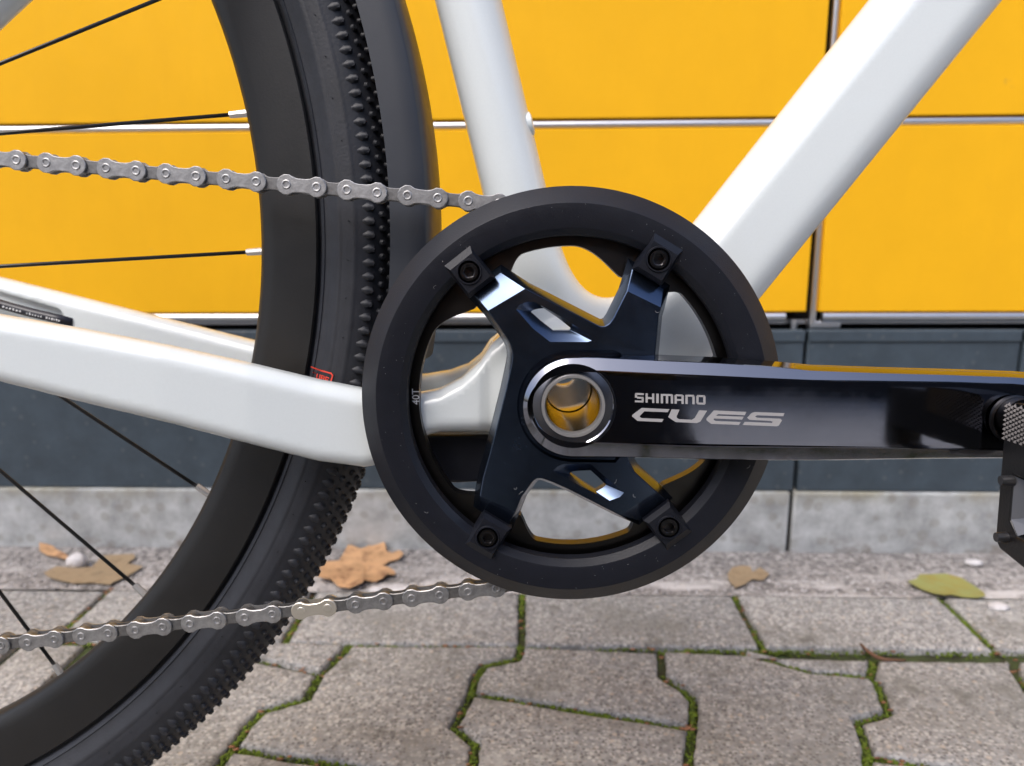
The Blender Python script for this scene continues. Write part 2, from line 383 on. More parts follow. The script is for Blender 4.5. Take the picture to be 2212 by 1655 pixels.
# ================================================================== THE LOCKER WALL
base = thing('concrete_footing', 'pale grey weathered concrete footing on the ground under the locker', 'footing')
cj = wall(1707.5, 1130, WY)[0]; ctop = wall(1100, 1061, WY)[1]
for a, b in ((cj-1000, cj), (cj, cj+1000), (cj-2000, cj-1000), (cj+1000, cj+2000)):
    box('concrete_block', a+2.2, b-2.2, WY, WY+120, -12, ctop, 'concrete', base, bev=2.5)
box('joint_filler', cj-2000, cj+2000, WY+6, WY+100, -12, ctop-6, 'dark_gap', base)
lock = thing('parcel_locker', 'yellow parcel locker wall with silver trims above a slate grey plinth', 'locker')
PY, DY = WY+3.0, WY+14.0                                          # plinth face, door face
pj = [wall(1730, 890, PY)[0], wall(2209, 740, PY)[0]]; ptop = wall(1100, 716, PY)[1]
for a, b in ((pj[0]-1000, pj[0]), (pj[0], pj[1]), (pj[1], pj[1]+1000), (pj[0]-2000, pj[0]-1000)):
    box('plinth_panel', a+2.0, b-2.0, PY, PY+14, ctop+.6, ptop, 'plinth', lock, bev=1.6)
    box('plinth_ledge', a+2.0, b-2.0, PY-2.0, PY+9, ptop-11, ptop+.8, 'plinth', lock, bev=1.2)
box('recess_back', -2000, 2000, DY+26, DY+160, -5, 1900, 'dark_gap', lock)
zr = wall(1106, 270, DY)[1]; zl = wall(1106, 686, DY)[1]
vx = wall(1779, 270, DY)[0]
cols = [(vx-2100, vx-1052), (vx-1050, vx), (vx+1, vx+900), (vx+902, vx+1900)]
row = zr-zl
for ci, (a, b) in enumerate(cols):
    for k in range(8):
        z0 = zl+k*row; z1 = z0+row
        box('door', a+(8.5 if ci else 1), b-3.2, DY, DY+22, z0+5.4, z1-3.9, 'yellow', lock, bev=1.2)
        # rounded silver profile along the bottom edge of each door
        v, f = lathe([(0, 0)], 0, 0, 3), None
        R = 3.7 if k else 4.6
        prof = [(DY+3+R*math.cos(t), z0+R*math.sin(t)) for t in np.linspace(0, 2*math.pi, 18, endpoint=False)]
        x0, x1 = a+(13 if ci else 1), b-(24 if (k == 0 and ci == 1) else 5)
        v, f = loft([[(x, y, z) for y, z in prof] for x in (x0, x1)], True, True, True)
        mk('trim_rail', v, f, 'silver', lock, smooth=40)
    prof = [(3.6*math.cos(t), 3.6*math.sin(t)) for t in np.linspace(0, 2*math.pi, 16, endpoint=False)]
    v, f = loft([[(a+4.6+p, DY+6+q, z) for p, q in prof] for z in (zl-7, zl+8*row)], True, True, True)
    mk('trim_post', v, f, 'silver', lock, smooth=40)
    box('trim_foot', a+1.5, a+33, DY+3, DY+14, zl-12, zl-4.9, 'silver', lock, bev=1)
    v, f = tube([(b-13, DY+6, zl-3), (b-13, DY+6, zl-17)], [4.2, 3.0], 12)
    mk('door_pin', v, f, 'silver', lock, smooth=40)
box('bottom_rail', -2000, 2000, DY+15, DY+24, zl-8.8, zl-4.5, 'silver', lock)

# ================================================================== THE BICYCLE
bike = thing('bicycle', 'white bicycle with black chain guard, dark crank arm and knobbly black rear tyre', 'bicycle', tuple(OW/1000))
bike.rotation_euler = (-LEAN, 0, 0)

# ---- frame: one blended surface sampled from distance fields, cut into its tubes
def seg_param(P, a, b):
    a, b = np.array(a, np.float32), np.array(b, np.float32); d = b-a; L = np.linalg.norm(d)
    t = ((P-a)@d)/(L*L); return np.clip(t, 0, 1), L
def capsule(P, a, b, r):
    t, _ = seg_param(P, a, b); q = P-(np.array(a, np.float32)+t[:, None]*(np.array(b, np.float32)-np.array(a, np.float32)))
    return np.sqrt((q*q).sum(1))-r
mid = lambda p, q, v=0: tuple((np.array(B(*p, v))+np.array(B(*q, v)))/2)
st0 = mid((937.8, 0), (1084.8, 0)); st1 = mid((1043, 424), (1181.6, 408))
stu = np.array(st0)-np.array(st1); stu /= np.linalg.norm(stu)
STA = (st1[0]+stu[0]*330, 0, st1[1]+stu[1]*330); STB = (st1[0]-stu[0]*75, 0, st1[1]-stu[1]*75)
dt0 = mid((1869, 0), (2156, 0)); dt1 = mid((1513, 454), (1785, 454))
dtu = np.array(dt0)-np.array(dt1); dtu /= np.linalg.norm(dtu)
DTA = (dt1[0]+dtu[0]*260, 0, dt1[1]+dtu[1]*260); DTB = (dt1[0]-dtu[0]*95, 0, dt1[1]-dtu[1]*95)
dtn = np.array([-dtu[1], 0, dtu[0]])                              # across the down tube, upwards
HALF = [(1, 0, 22.3), (-1, 0, 22.3), (0, 1, 21), (0, -1, 21), (.80, -.60, 21.5), (.80, .60, 21.5), (-.62, -.78, 25.5), (-.62, .78, 25.5)]
def smax(a, b, k):
    h = np.maximum(k-np.abs(a-b), 0)/k; return np.maximum(a, b)+h*h*k*.25
def smin(a, b, k):
    h = np.maximum(k-np.abs(a-b), 0)/k; return np.minimum(a, b)-h*h*k*.25
def d_down(P):
    q = P-np.array(DTA, np.float32); L = np.linalg.norm(np.array(DTB)-np.array(DTA)); ax = (np.array(DTB)-np.array(DTA))/L
    s = q@ax.astype(np.float32); u = q@dtn.astype(np.float32); w = q[:, 1]
    d = None
    for a, b, h in HALF:
        e = a*u+b*w-h; d = e if d is None else smax(d, e, 3.2)
    return smax(d, np.maximum(s-L, -s), 6)
def stay_fn(stn, sgn):
    X, ZC, HZ, YC, HY = [], [], [], [], []
    for px, t, b, vc, hy in stn:
        vt, vb = sgn*vc+hy*.6, sgn*vc-hy*.6
        xt, zt = B(px, t, vt); xb, zb = B(px, b, vb)
        X.append((xt+xb)/2); ZC.append((zt+zb)/2); HZ.append((zt-zb)/2); YC.append(sgn*vc); HY.append(hy)
    o = np.argsort(X); X, ZC, HZ, YC, HY = [np.array(a)[o] for a in (X, ZC, HZ, YC, HY)]
    def f(P, rr=7.0):
        x = P[:, 0]; z = (P[:, 2]-np.interp(x, X, ZC))*.972; hz = np.interp(x, X, HZ)*.972
        r = rr
        q1 = np.abs(z)-hz+r; q2 = np.abs(P[:, 1]-np.interp(x, X, YC))-np.interp(x, X, HY)+r
        d = np.sqrt(np.maximum(q1, 0)**2+np.maximum(q2, 0)**2)+np.minimum(np.maximum(q1, q2), 0)-r
        return np.maximum(d, np.maximum(X[0]-x, x-X[-1]))
    return f
near = stay_fn([(-260, 628, 765, 66, 8.5), (0, 677, 825, 60, 8.5), (184, 709, 872, 56, 8.5), (367, 744, 916, 52, 8.5), (551, 784, 964, 46, 9), (690, 817, 999, 40, 9),
                (790, 836, 1012, 36, 9), (850, 844, 1000, 34, 9), (900, 845, 950, 33, 9.5), (950, 836, 936, 32, 10), (1000, 809, 934, 30, 11), (1040, 772, 934, 28, 12), (1062, 738, 934, 26, 12), (1120, 690, 934, 24, 12)], -1)
far = stay_fn([(-260, 533, 640, 66, 8.5), (0, 597, 712, 60, 8.5), (150, 634, 752, 56, 8.5), (551, 734, 858, 46, 9), (737, 779, 905, 40, 9), (830, 797, 915, 36, 9),
               (916, 806, 905, 33, 9), (972, 797, 905, 31, 10), (1012, 782, 905, 29, 10), (1040, 760, 905, 27, 11), (1060, 730, 905, 25, 11), (1120, 690, 905, 24, 11)], 1)
hx0, hz0 = B(30, 664, 50); hx1, hz1 = B(118, 690, 50)
def d_pocket(P):
    c = np.array([(B(-60, 660, 50)[0]+B(140, 690, 50)[0])/2, 50, 0]); L = (B(140, 690, 50)[0]-B(-60, 660, 50)[0])/2
    xa, za = B(-60, 640, 50); xb, zb = B(140, 692, 50)
    zc = za+(P[:, 0]-xa)*(zb-za)/(xb-xa)-3.0
    q = np.stack([np.abs(P[:, 0]-c[0])-L+3, np.abs(P[:, 1]-46)-8+3, np.abs(P[:, 2]-zc)-8.5+3], 1)
    return np.sqrt((np.maximum(q, 0)**2).sum(1))+np.minimum(q.max(1), 0)-3
gxa, gza = B(1130, 760, -8); gxb, gzb = B(1000, 880, -22)
GA, GB = (gxa, -6, gza), (gxb, -20, gzb)
AXX, AXZ = B(1238.4, 877, -68)
def prims(P):
    st = capsule(P, STA, STB, 14.9)
    dt = d_down(P)
    r = np.sqrt(P[:, 0]**2+(P[:, 2]-BBZ)**2)-23.0
    bb = smax(r, np.abs(P[:, 1])-33.5, 3)
    n = near(P); f = smax(far(P), -d_pocket(P), 2.0)
    return st, dt, bb, n, f
def sdf(P):
    st, dt, bb, n, f = prims(P)
    a = smin(st, dt, 52); a = smin(a, bb, 24)
    s = np.minimum(n, f)
    a = smin(a, s, 16)
    return smax(a, 12.7-np.sqrt((P[:, 0]-AXX)**2+(P[:, 2]-AXZ)**2), 1.0)
x0, x1, y0, y1, z0, z1, hh = -345., 262., -78., 78., 205., 512., 2.3
gx, gy, gz = np.arange(x0, x1, hh, dtype=np.float32), np.arange(y0, y1, hh, dtype=np.float32), np.arange(z0, z1, hh, dtype=np.float32)
nx, ny, nz = len(gx), len(gy), len(gz)
D = np.empty((nx, ny, nz), np.float32)
for i in range(0, nx, 24):
    X_, Y_, Z_ = np.meshgrid(gx[i:i+24], gy, gz, indexing='ij')
    D[i:i+24] = sdf(np.stack([X_.ravel(), Y_.ravel(), Z_.ravel()], 1)).reshape(X_.shape)
ins = D < 0
cs = np.zeros((nx-1, ny-1, nz-1), np.int8)
for a in (0, 1):
    for b in (0, 1):
        for c in (0, 1): cs += ins[a:nx-1+a, b:ny-1+b, c:nz-1+c]
act = (cs > 0) & (cs < 8); idx = -np.ones(act.shape, np.int64); ci = np.argwhere(act); idx[act] = np.arange(len(ci))
V = np.stack([gx[ci[:, 0]]+hh/2, gy[ci[:, 1]]+hh/2, gz[ci[:, 2]]+hh/2], 1).astype(np.float32)
def grad(P, e=.25):
    g = np.empty_like(P)
    for k in range(3):
        q = P.copy(); q[:, k] += e; r = P.copy(); r[:, k] -= e; g[:, k] = (sdf(q)-sdf(r))/(2*e)
    return g
for _ in range(4):
    g = grad(V); d = sdf(V); V -= np.clip(d/np.maximum((g*g).sum(1), .05), -1.6, 1.6)[:, None]*g
F = []
for ax in range(3):
    sl0 = [slice(None)]*3; sl1 = [slice(None)]*3; sl0[ax] = slice(0, -1); sl1[ax] = slice(1, None)
    ch = ins[tuple(sl0)] != ins[tuple(sl1)]
    e = np.argwhere(ch); u, w = (ax+1) % 3, (ax+2) % 3
    ok = (e[:, u] > 0) & (e[:, w] > 0) & (e[:, u] < D.shape[u]-1) & (e[:, w] < D.shape[w]-1); e = e[ok]
    def cell(du, dw):
        q = e.copy(); q[:, u] += du; q[:, w] += dw; return idx[q[:, 0], q[:, 1], q[:, 2]]
    quad = np.stack([cell(-1, -1), cell(0, -1), cell(0, 0), cell(-1, 0)], 1)
    flip = ~ins[e[:, 0], e[:, 1], e[:, 2]]; quad[flip] = quad[flip][:, ::-1]
    F.append(quad)
F = np.concatenate(F); F = F[(F >= 0).all(1)]
Nrm = grad(V); Nrm /= np.linalg.norm(Nrm, axis=1, keepdims=True)
cen = V[F].mean(1); own = np.argmin(np.stack(prims(cen)), 0)
for k, nm in enumerate(('seat_tube', 'down_tube', 'bottom_bracket_shell', 'chainstay', 'chainstay')):
    f = F[own == k]; used, inv = np.unique(f, return_inverse=True)
    me = bpy.data.meshes.new(nm); me.from_pydata((V[used]/1000).tolist(), [], inv.reshape(-1, 4).tolist())
    me.materials.append(M['white']); me.polygons.foreach_set('use_smooth', [True]*len(me.polygons))
    me.normals_split_custom_set_from_vertices(Nrm[used].tolist())
    o = bpy.data.objects.new(nm, me); C.objects.link(o); o.parent = bike
    if nm == 'seat_tube': seat_tube = o
    if k == 3: stay_near = o
    if k == 4: stay_far = o
# seat stay corner, bottle boss, bracket, brake hose
q0 = np.array(B(0, 50, -52)); q1 = np.array(B(50, 0, -52)); dd = (q1-q0)/np.linalg.norm(q1-q0); nn = np.array([-dd[1], dd[0]])
c0, c1 = q0+nn*8-dd*60, q0+nn*8+dd*120
v, f = tube([(c0[0], -54, c0[1]), (c1[0], -46, c1[1])], 8.2, 28); mk('seat_stay', v, f, 'white', bike, smooth=50)
bx, bz = B(1144, 268, -2); t = -stu; nrm = np.array([-t[1], t[0]])
nrm = np.array([stu[1], -stu[0]])
pts = [(bx-nrm[0]*3, -2, bz-nrm[1]*3), (bx+nrm[0]*1.0, -2, bz+nrm[1]*1.0), (bx+nrm[0]*1.6, -2, bz+nrm[1]*1.6)]
v, f = tube(pts, [5.6, 5.4, 4.2], 20); mk('bottle_boss', v, f, 'white', seat_tube, smooth=40)
pb = [B(*p, -24) for p in ((855, 937), (1085, 937), (1078, 1036), (985, 1041), (880, 1036))]
v, f = loft([[(x, y, z) for x, z in pb] for y in (-27, 20)], True, True, True)
bevel_obj(mk('bracket', v, f, 'plastic', bike), 1.5)
hp = [B(x, y, 44) for x, y in ((-140, 606), (-60, 636), (0, 659), (60, 676), (110, 688), (150, 697))]
v, f = tube([(x, 45+i*.6, z) for i, (x, z) in enumerate(hp)], 2.6, 14); mk('brake_hose', v, f, 'hose', bike, smooth=True)

# ---- rear wheel
wheel = mk('rear_wheel', *lathe([(283, -3), (283.6, -6.4), (286, -9), (292, -11), (303, -12.8), (311.8, -13.8), (312.6, -13.0), (311.5, -11.2), (309, -11), (309, 11), (311.5, 11.2), (312.6, 13), (311.8, 13.8), (303, 12.8), (292, 11), (286, 9), (283.6, 6.4), (283, 3)], WX, WZ, 220), 'rim', bike, smooth=40)
v, f = lathe([(6, -40), (20, -40), (22, -36), (14, -33), (13, 0), (14, 33), (22, 36), (20, 40), (6, 40)], WX, WZ, 40)
mk('hub', v, f, 'plastic', wheel, smooth=40)
spk = [((495, 249), (529, 245), (0, 290)), ((533, 545), (565, 543), (0, 576)), ((421, 1053), (451, 1068), (137, 864)), ((286, 1265), (313, 1284), (0, 1019)), ((106, 1438), (134, 1459), (0, 1306))]
for nip, rimp, far_ in spk+[((440, -42), (475, -56), (0, 140))]:
    a = np.array(B(*rimp, 0)); b = np.array(B(*far_, -9)); n_ = a+(b-a)/np.linalg.norm(b-a)*7.2; d_ = (b-a)/np.linalg.norm(b-a)
    e = a+d_*262
    v, f = tube([(n_[0]-d_[0]*2, -.3, n_[1]-d_[1]*2), (e[0], -24, e[1])], .92, 10); mk('spoke', v, f, 'spoke', wheel, smooth=True)
    v, f = tube([(a[0]-d_[0]*5, 0, a[1]-d_[1]*5), (a[0]+d_[0]*3, -.1, a[1]+d_[1]*3), (n_[0], -.3, n_[1])], [1.9, 1.75, 1.6], 8)
    mk('nipple', v, f, 'nipple', wheel, smooth=40)
valve = None
# ---- tyre
def tp(phi): return 330.3+18.2*math.cos(phi), 20.5*math.sin(phi)
prof = [(311.5, -10.5), (313.9, -11.2), (314.6, -14.3), (316.2, -15.6), (316.6, -15.2)]+[tp(math.radians(a)) for a in range(-128, -113, 7)]+[(tp(math.radians(-109))[0], tp(math.radians(-109))[1]-.35), tp(math.radians(-107))]+[tp(math.radians(a)) for a in range(-104, -88, 7)]+[(tp(math.radians(-86))[0], tp(math.radians(-86))[1]-.3), tp(math.radians(-84))]+[tp(math.radians(a)) for a in range(-80, 129, 8)]+[(316.6, 15.2), (316.2, 15.6), (314.5, 14.6), (312.4, 12.9)]
tyre = mk('rear_tyre', *lathe(prof, WX, WZ, 260), 'rubber', bike, smooth=55)
def frame_at(th, phi):
    r, v = tp(phi)
    nr, nv = math.cos(phi)*20.5, math.sin(phi)*18.2; l = math.hypot(nr, nv); nr /= l; nv /= l
    c, s = math.cos(th), math.sin(th)
    n = Vector((nr*c, nv, nr*s)); tt = Vector((-s, 0, c)); tf = n.cross(tt)
    if tf.y*(-1 if phi < 0 else 1) < 0: tf = -tf
    return Vector((WX+r*c, v, WZ+r*s)), tt, tf, n
def knob_mesh(side):
    if side:   # long pointed side knob; u = towards the bead
        b = [(3.3, .5, -.4), (.9, 2.0, -.4), (-2.3, 1.9, -.4), (-3.2, 0, -.4), (-2.3, -1.9, -.4), (.9, -2.0, -.4), (3.3, -.5, -.4)]
        t = [(1.9, .3, .75), (.5, 1.0, 1.35), (-1.6, 1.0, 1.7), (-2.2, 0, 1.7), (-1.6, -1.0, 1.7), (.5, -1.0, 1.35), (1.9, -.3, .75)]
    else:
        b = [(2.0*math.cos(a*math.pi/3), 2.0*math.sin(a*math.pi/3), -.4) for a in range(6)]
        t = [(1.15*math.cos(a*math.pi/3), 1.15*math.sin(a*math.pi/3), 1.6) for a in range(6)]
    return loft([b, t], True, False, True)
kside, kstud = knob_mesh(True), knob_mesh(False)
kside = ([(x*.96, y*1.14, z*1.05) for x, y, z in kside[0]], kside[1]); kstud = ([(x*.95, y*.95, z) for x, y, z in kstud[0]], kstud[1])
me_side = None; rows = [(-66, 1, 0), (-47, 0, .5), (-33, 0, 0), (-19, 0, .5), (-6, 0, 0), (8, 0, .5), (22, 0, 0), (36, 0, .5), (52, 0, 0), (66, 1, .5)]
NK = 340; singles = 0; mesh_cache = {}; rest = []
vis = []
for ri, (pd, sd_, off) in enumerate(rows):
    for k in range(NK):
        th = 2*math.pi*(k+off)/NK
        thd = math.degrees(th); thd = thd-360 if thd > 180 else thd
        vis.append((ri, th, thd, math.radians(pd), sd_))
def seen(e): return -72 < e[2] < 47 and e[0] < 3
single = sorted([e for e in vis if seen(e)], key=lambda e: (e[0], abs(e[2]+12)))[:300]
sset = set((e[0], e[1]) for e in single)
for nm, ks in (('side', kside), ('stud', kstud)):
    me = bpy.data.meshes.new('tread_knob'); me.from_pydata([(x/1000, y/1000, z/1000) for x, y, z in ks[0]], [], ks[1]); me.materials.append(M['rubber'])
    bm_ = bmesh.new(); bm_.from_mesh(me); bmesh.ops.recalc_face_normals(bm_, faces=bm_.faces); bm_.to_mesh(me); bm_.free(); me.polygons.foreach_set('use_smooth', [True]*len(me.polygons)); me.set_sharp_from_angle(angle=math.radians(62))
    mesh_cache[nm] = me
rv, rf = [], []
for e in vis:
    p, tt, tf, n = frame_at(e[1], e[3])
    if (e[0], e[1]) in sset:
        o = bpy.data.objects.new('tread_knob', mesh_cache['side' if e[4] else 'stud']); C.objects.link(o); o.parent = tyre
        y_ = n.cross(tf)
        o.matrix_local = Matrix([[tf.x, y_.x, n.x, p.x/1000], [tf.y, y_.y, n.y, p.y/1000], [tf.z, y_.z, n.z, p.z/1000], [0, 0, 0, 1]])
    else:
        ks = kside if e[4] else kstud; b = len(rv); y_ = n.cross(tf)
        rv += [tuple(p+tf*x+y_*y+n*z) for x, y, z in ks[0]]; rf += [tuple(i+b for i in q) for q in ks[1]]
mk('tread', rv, rf, 'rubber', tyre, smooth=62, kind='stuff')
# mould nubs on the side wall
rv, rf = [], []
for k in range(116):
    th = 2*math.pi*(k+random.uniform(-.1, .1))/116; p, tt, tf, n_ = frame_at(th, math.radians(-97+random.uniform(-3, 3))); b = len(rv)
    L = random.uniform(.6, 1.8)
    rv += [tuple(p+tt*.28), tuple(p-tt*.14+tf*.25), tuple(p-tt*.14-tf*.25), tuple(p+n_*L+tt*random.uniform(-.5, .5))]; rf += [(b, b+1, b+3), (b+1, b+2, b+3), (b+2, b, b+3)]
mk('mould_nubs', rv, rf, 'rubber', tyre, kind='stuff')
# ---- mudguard
v, f = lathe([(348.2, -24.4), (356, -25.2), (363.6, -25.2), (364.6, -24.4), (366.4, -16), (367.0, 0), (366.4, 16), (364.6, 24.4), (363.6, 25.2), (348.2, 24.4), (348.4, 23), (362, 23), (364.6, 14), (365.2, 0), (364.6, -14), (362, -23), (348.4, -23)], WX, WZ, 90, math.radians(-10), math.radians(80))
mk('mudguard', v, f, 'fender', bike, smooth=40)

# ---- chainring with its teeth
bolts = []
for p in ((1014.1, 587.5), (1421.7, 560.4), (1053.8, 1158.9), (1443.6, 1136.9)):
    x, z = B(*p, -57.5); bolts.append((x, z))
bang = [math.atan2(z-BBZ, x) for x, z in bolts]
def r_in(t):
    k = 0
    for b, (ccw, cw) in zip(bang, ((27, 20), (30, 16), (19, 21), (30, 15))):
        d = math.degrees((t-b+math.pi) % (2*math.pi)-math.pi); h = ccw if d > 0 else cw; w_ = max(9, h-9)
        q = min(1, max(0, (h-abs(d))/w_)); k = max(k, q*q*(2.2-1.2*q))
    return 64.4-8.8*k
n = 640
def r_out(t):
    u = (t*40/(2*math.pi)) % 1; u = abs(u-.5)*2
    return 78.6+5.2*min(1, max(0, (u-.32)/.42))
ts = [2*math.pi*i/n for i in range(n)]
rings = []
for t in ts:
    c, s = math.cos(t), math.sin(t); ri, ro = r_in(t), r_out(t)
    rings.append([(ri*c, -46.8, BBZ+ri*s), (ri*c, -40.6, BBZ+ri*s), ((ri+5)*c, -40.4, BBZ+(ri+5)*s), (76*c, -42, BBZ+76*s), (ro*c, -42.6, BBZ+ro*s), (ro*c, -45.4, BBZ+ro*s), (76*c, -46, BBZ+76*s)])
chainring = mk('chainring', *loft(rings, True, False, False, True), 'ring', bike, smooth=35)

# ---- chain
def dist_list(pts, v):
    return [np.array(B(*p, v)) for p in pts]
s_ = .33408
top = [(100, 1035), (297, 1050), (490, 1068), (683, 1090), (877, 1107), (1070, 1122), (1265, 1140), (1460, 1157), (1655, 1175), (1850, 1192), (2047, 1208)]
top = [(x*s_, y*s_) for x, y in top]+[(737.3+x*s_, y*s_) for x, y in ((232, 1245), (428, 1264), (625, 1285), (818, 1298))]
top.insert(11, (737.3+38*s_, 1228*s_))
bot = [(172, 853), (348, 835), (524, 817), (700, 795), (878, 778), (1052, 758), (1228, 738), (1405, 720), (1580, 703), (1755, 680), (1937, 660), (2115, 638)]
bot = [(x*s_, 1102+y*s_) for x, y in bot]+[(737.3+x*s_, 1102+y*s_) for x, y in ((92, 616), (272, 596), (456, 570), (635, 545), (818, 520))]
CV = -44.0
def straight(pts, k0, k1):
    P = np.array(dist_list(pts, -47)); i = np.arange(len(P)); A = np.stack([i, np.ones(len(i))], 1)
    cf = np.linalg.lstsq(A, P, rcond=None)[0]; d = cf[0]/np.linalg.norm(cf[0])
    m = P.mean(0); s = ((P-m)@d-(i-i.mean())*12.7).mean()
    return [m+d*(s+(k-i.mean())*12.7) for k in range(k0, k1)]
tl = straight(top, -5, len(top)); bl = straight(bot, -5, len(bot))
# wrap the links around the ring between the last pin above and the first below
a0 = tl[-1]; b0 = bl[-1]; PR = 80.9
cb = np.array([0, BBZ])
ang = lambda p: math.atan2(p[1]-BBZ, p[0])
ta, tb = ang(a0), ang(b0)
# follow the run until it meets the pitch circle
d_t = (tl[-1]-tl[-2]); top_pins = list(tl)
while np.linalg.norm(top_pins[-1]+d_t*.5-cb) > PR*1.004 and top_pins[-1][0] < 4: top_pins.append(top_pins[-1]+d_t)
d_b = (bl[-1]-bl[-2]); bot_pins = list(bl)
while np.linalg.norm(bot_pins[-1]+d_b*.5-cb) > PR*1.004 and bot_pins[-1][0] < 4: bot_pins.append(bot_pins[-1]+d_b)
ta, tb = ang(top_pins[-1]), ang(bot_pins[-1])
ra, rb = np.linalg.norm(top_pins[-1]-cb), np.linalg.norm(bot_pins[-1]-cb)
nl = int(round((ta-tb)/(2*math.asin(12.7/2/PR))))
if (nl+len(top_pins)-len(tl)+len(bot_pins)-len(bl)) % 2 == 0: nl += 1
arc = [cb+(PR+(ra-PR)*max(0, 1-3*j/nl)+(rb-PR)*max(0, 3*j/nl-2))*np.array([math.cos(ta+(tb-ta)*j/nl), math.sin(ta+(tb-ta)*j/nl)]) for j in range(1, nl)]
pins = top_pins+arc+bot_pins[::-1]
def plate_outline(re, rw, n=9):
    """figure-of-eight link plate, pins at (0,0) and (12.7,0)"""
    P = []
    for k in range(n+1):
        a = math.radians(48)+math.radians(264)*k/n; P.append((re*math.cos(a), re*math.sin(a)))
    P += [(12.7/2-1.6, -rw*1.03), (12.7/2+1.6, -rw*1.03)]
    for k in range(n+1):
        a = math.radians(-132)+math.radians(264)*k/n; P.append((12.7+re*math.cos(a), re*math.sin(a)))
    P += [(12.7/2+1.6, rw*1.03), (12.7/2-1.6, rw*1.03)]
    return P
def plate(re, rw, ya, yb, bev=.22):
    """ya = outer face (towards the viewer when smaller)"""
    o = plate_outline(re, rw); i_ = offset(o, -bev*1.3); sg = 1 if yb > ya else -1
    return loft([[(x, ya, z) for x, z in i_], [(x, ya+sg*bev, z) for x, z in o], [(x, yb, z) for x, z in o]], True, True, True)
def disc(cx, prof, n=20):
    v, f = lathe(prof, cx, 0, n, closed_prof=False); return v, f
def pin(cx, ya):
    return disc(cx, [(.01, ya+.40), (.70, ya+.34), (1.05, ya-.08), (1.6, ya-.20), (1.98, ya-.04), (2.06, ya+.34)], 18)
outer = join([plate(4.25, 2.75, -3.0, -1.95), plate(4.25, 2.75, 3.0, 1.95), pin(0, -3.08), pin(12.7, -3.08)])
inner = join([plate(4.05, 2.5, -1.85, -.95), plate(4.05, 2.5, 1.85, .95)]+[lathe([(2.0, -1.0), (3.85, -1.0), (3.85, 1.0), (2.0, 1.0)], c, 0, 18) for c in (0, 12.7)])
quick = join([plate(4.1, 2.6, -3.0, -1.95), plate(4.1, 2.6, 3.0, 1.95)]+[disc(c, [(.01, -3.25), (1.75, -3.25), (1.95, -3.05), (1.95, -2.8)], 18) for c in (0.6, 12.7)])
chain = mk('chain', *join([lathe([(1.0, -2.8), (1.8, -2.8), (1.8, 2.8), (1.0, 2.8)], p[0], p[1], 10) for p in [(q[0], q[1]) for q in pins]]), 'steel', bike, smooth=40)
chain.location = (0, CV/1000, 0)
cm = {}
for nm, g, mm in (('outer_link', outer, 'steel'), ('inner_link', inner, 'steel_in'), ('quick_link', quick, 'steel_light')):
    o = mk(nm, g[0], g[1], mm, smooth=24); cm[nm] = o.data; bpy.data.objects.remove(o)
ref = 5+1                                                         # the link that starts at the second measured pin is an outer one
for i in range(len(pins)-1):
    p, q = pins[i], pins[i+1]; d = q-p
    par = (i-ref) % 2 == 0
    if i >= len(top_pins)+len(arc)-1:
        k = len(pins)-1-i-1-5                                     # index of the left pin in the measured lower run
        par = k % 2 == 0
        nm = 'quick_link' if k == 10 else ('outer_link' if par else 'inner_link')
    else: nm = 'outer_link' if par else 'inner_link'
    o = bpy.data.objects.new(nm, cm[nm]); C.objects.link(o); o.parent = chain
    if nm == 'quick_link': o['label'] = 'pale nickel coloured joining link of the chain'
    a = math.atan2(d[1], d[0])
    if nm == 'quick_link': p, a = q, a+math.pi
    o.location = (p[0]/1000, 0, p[1]/1000); o.rotation_euler = (0, -a, 0)

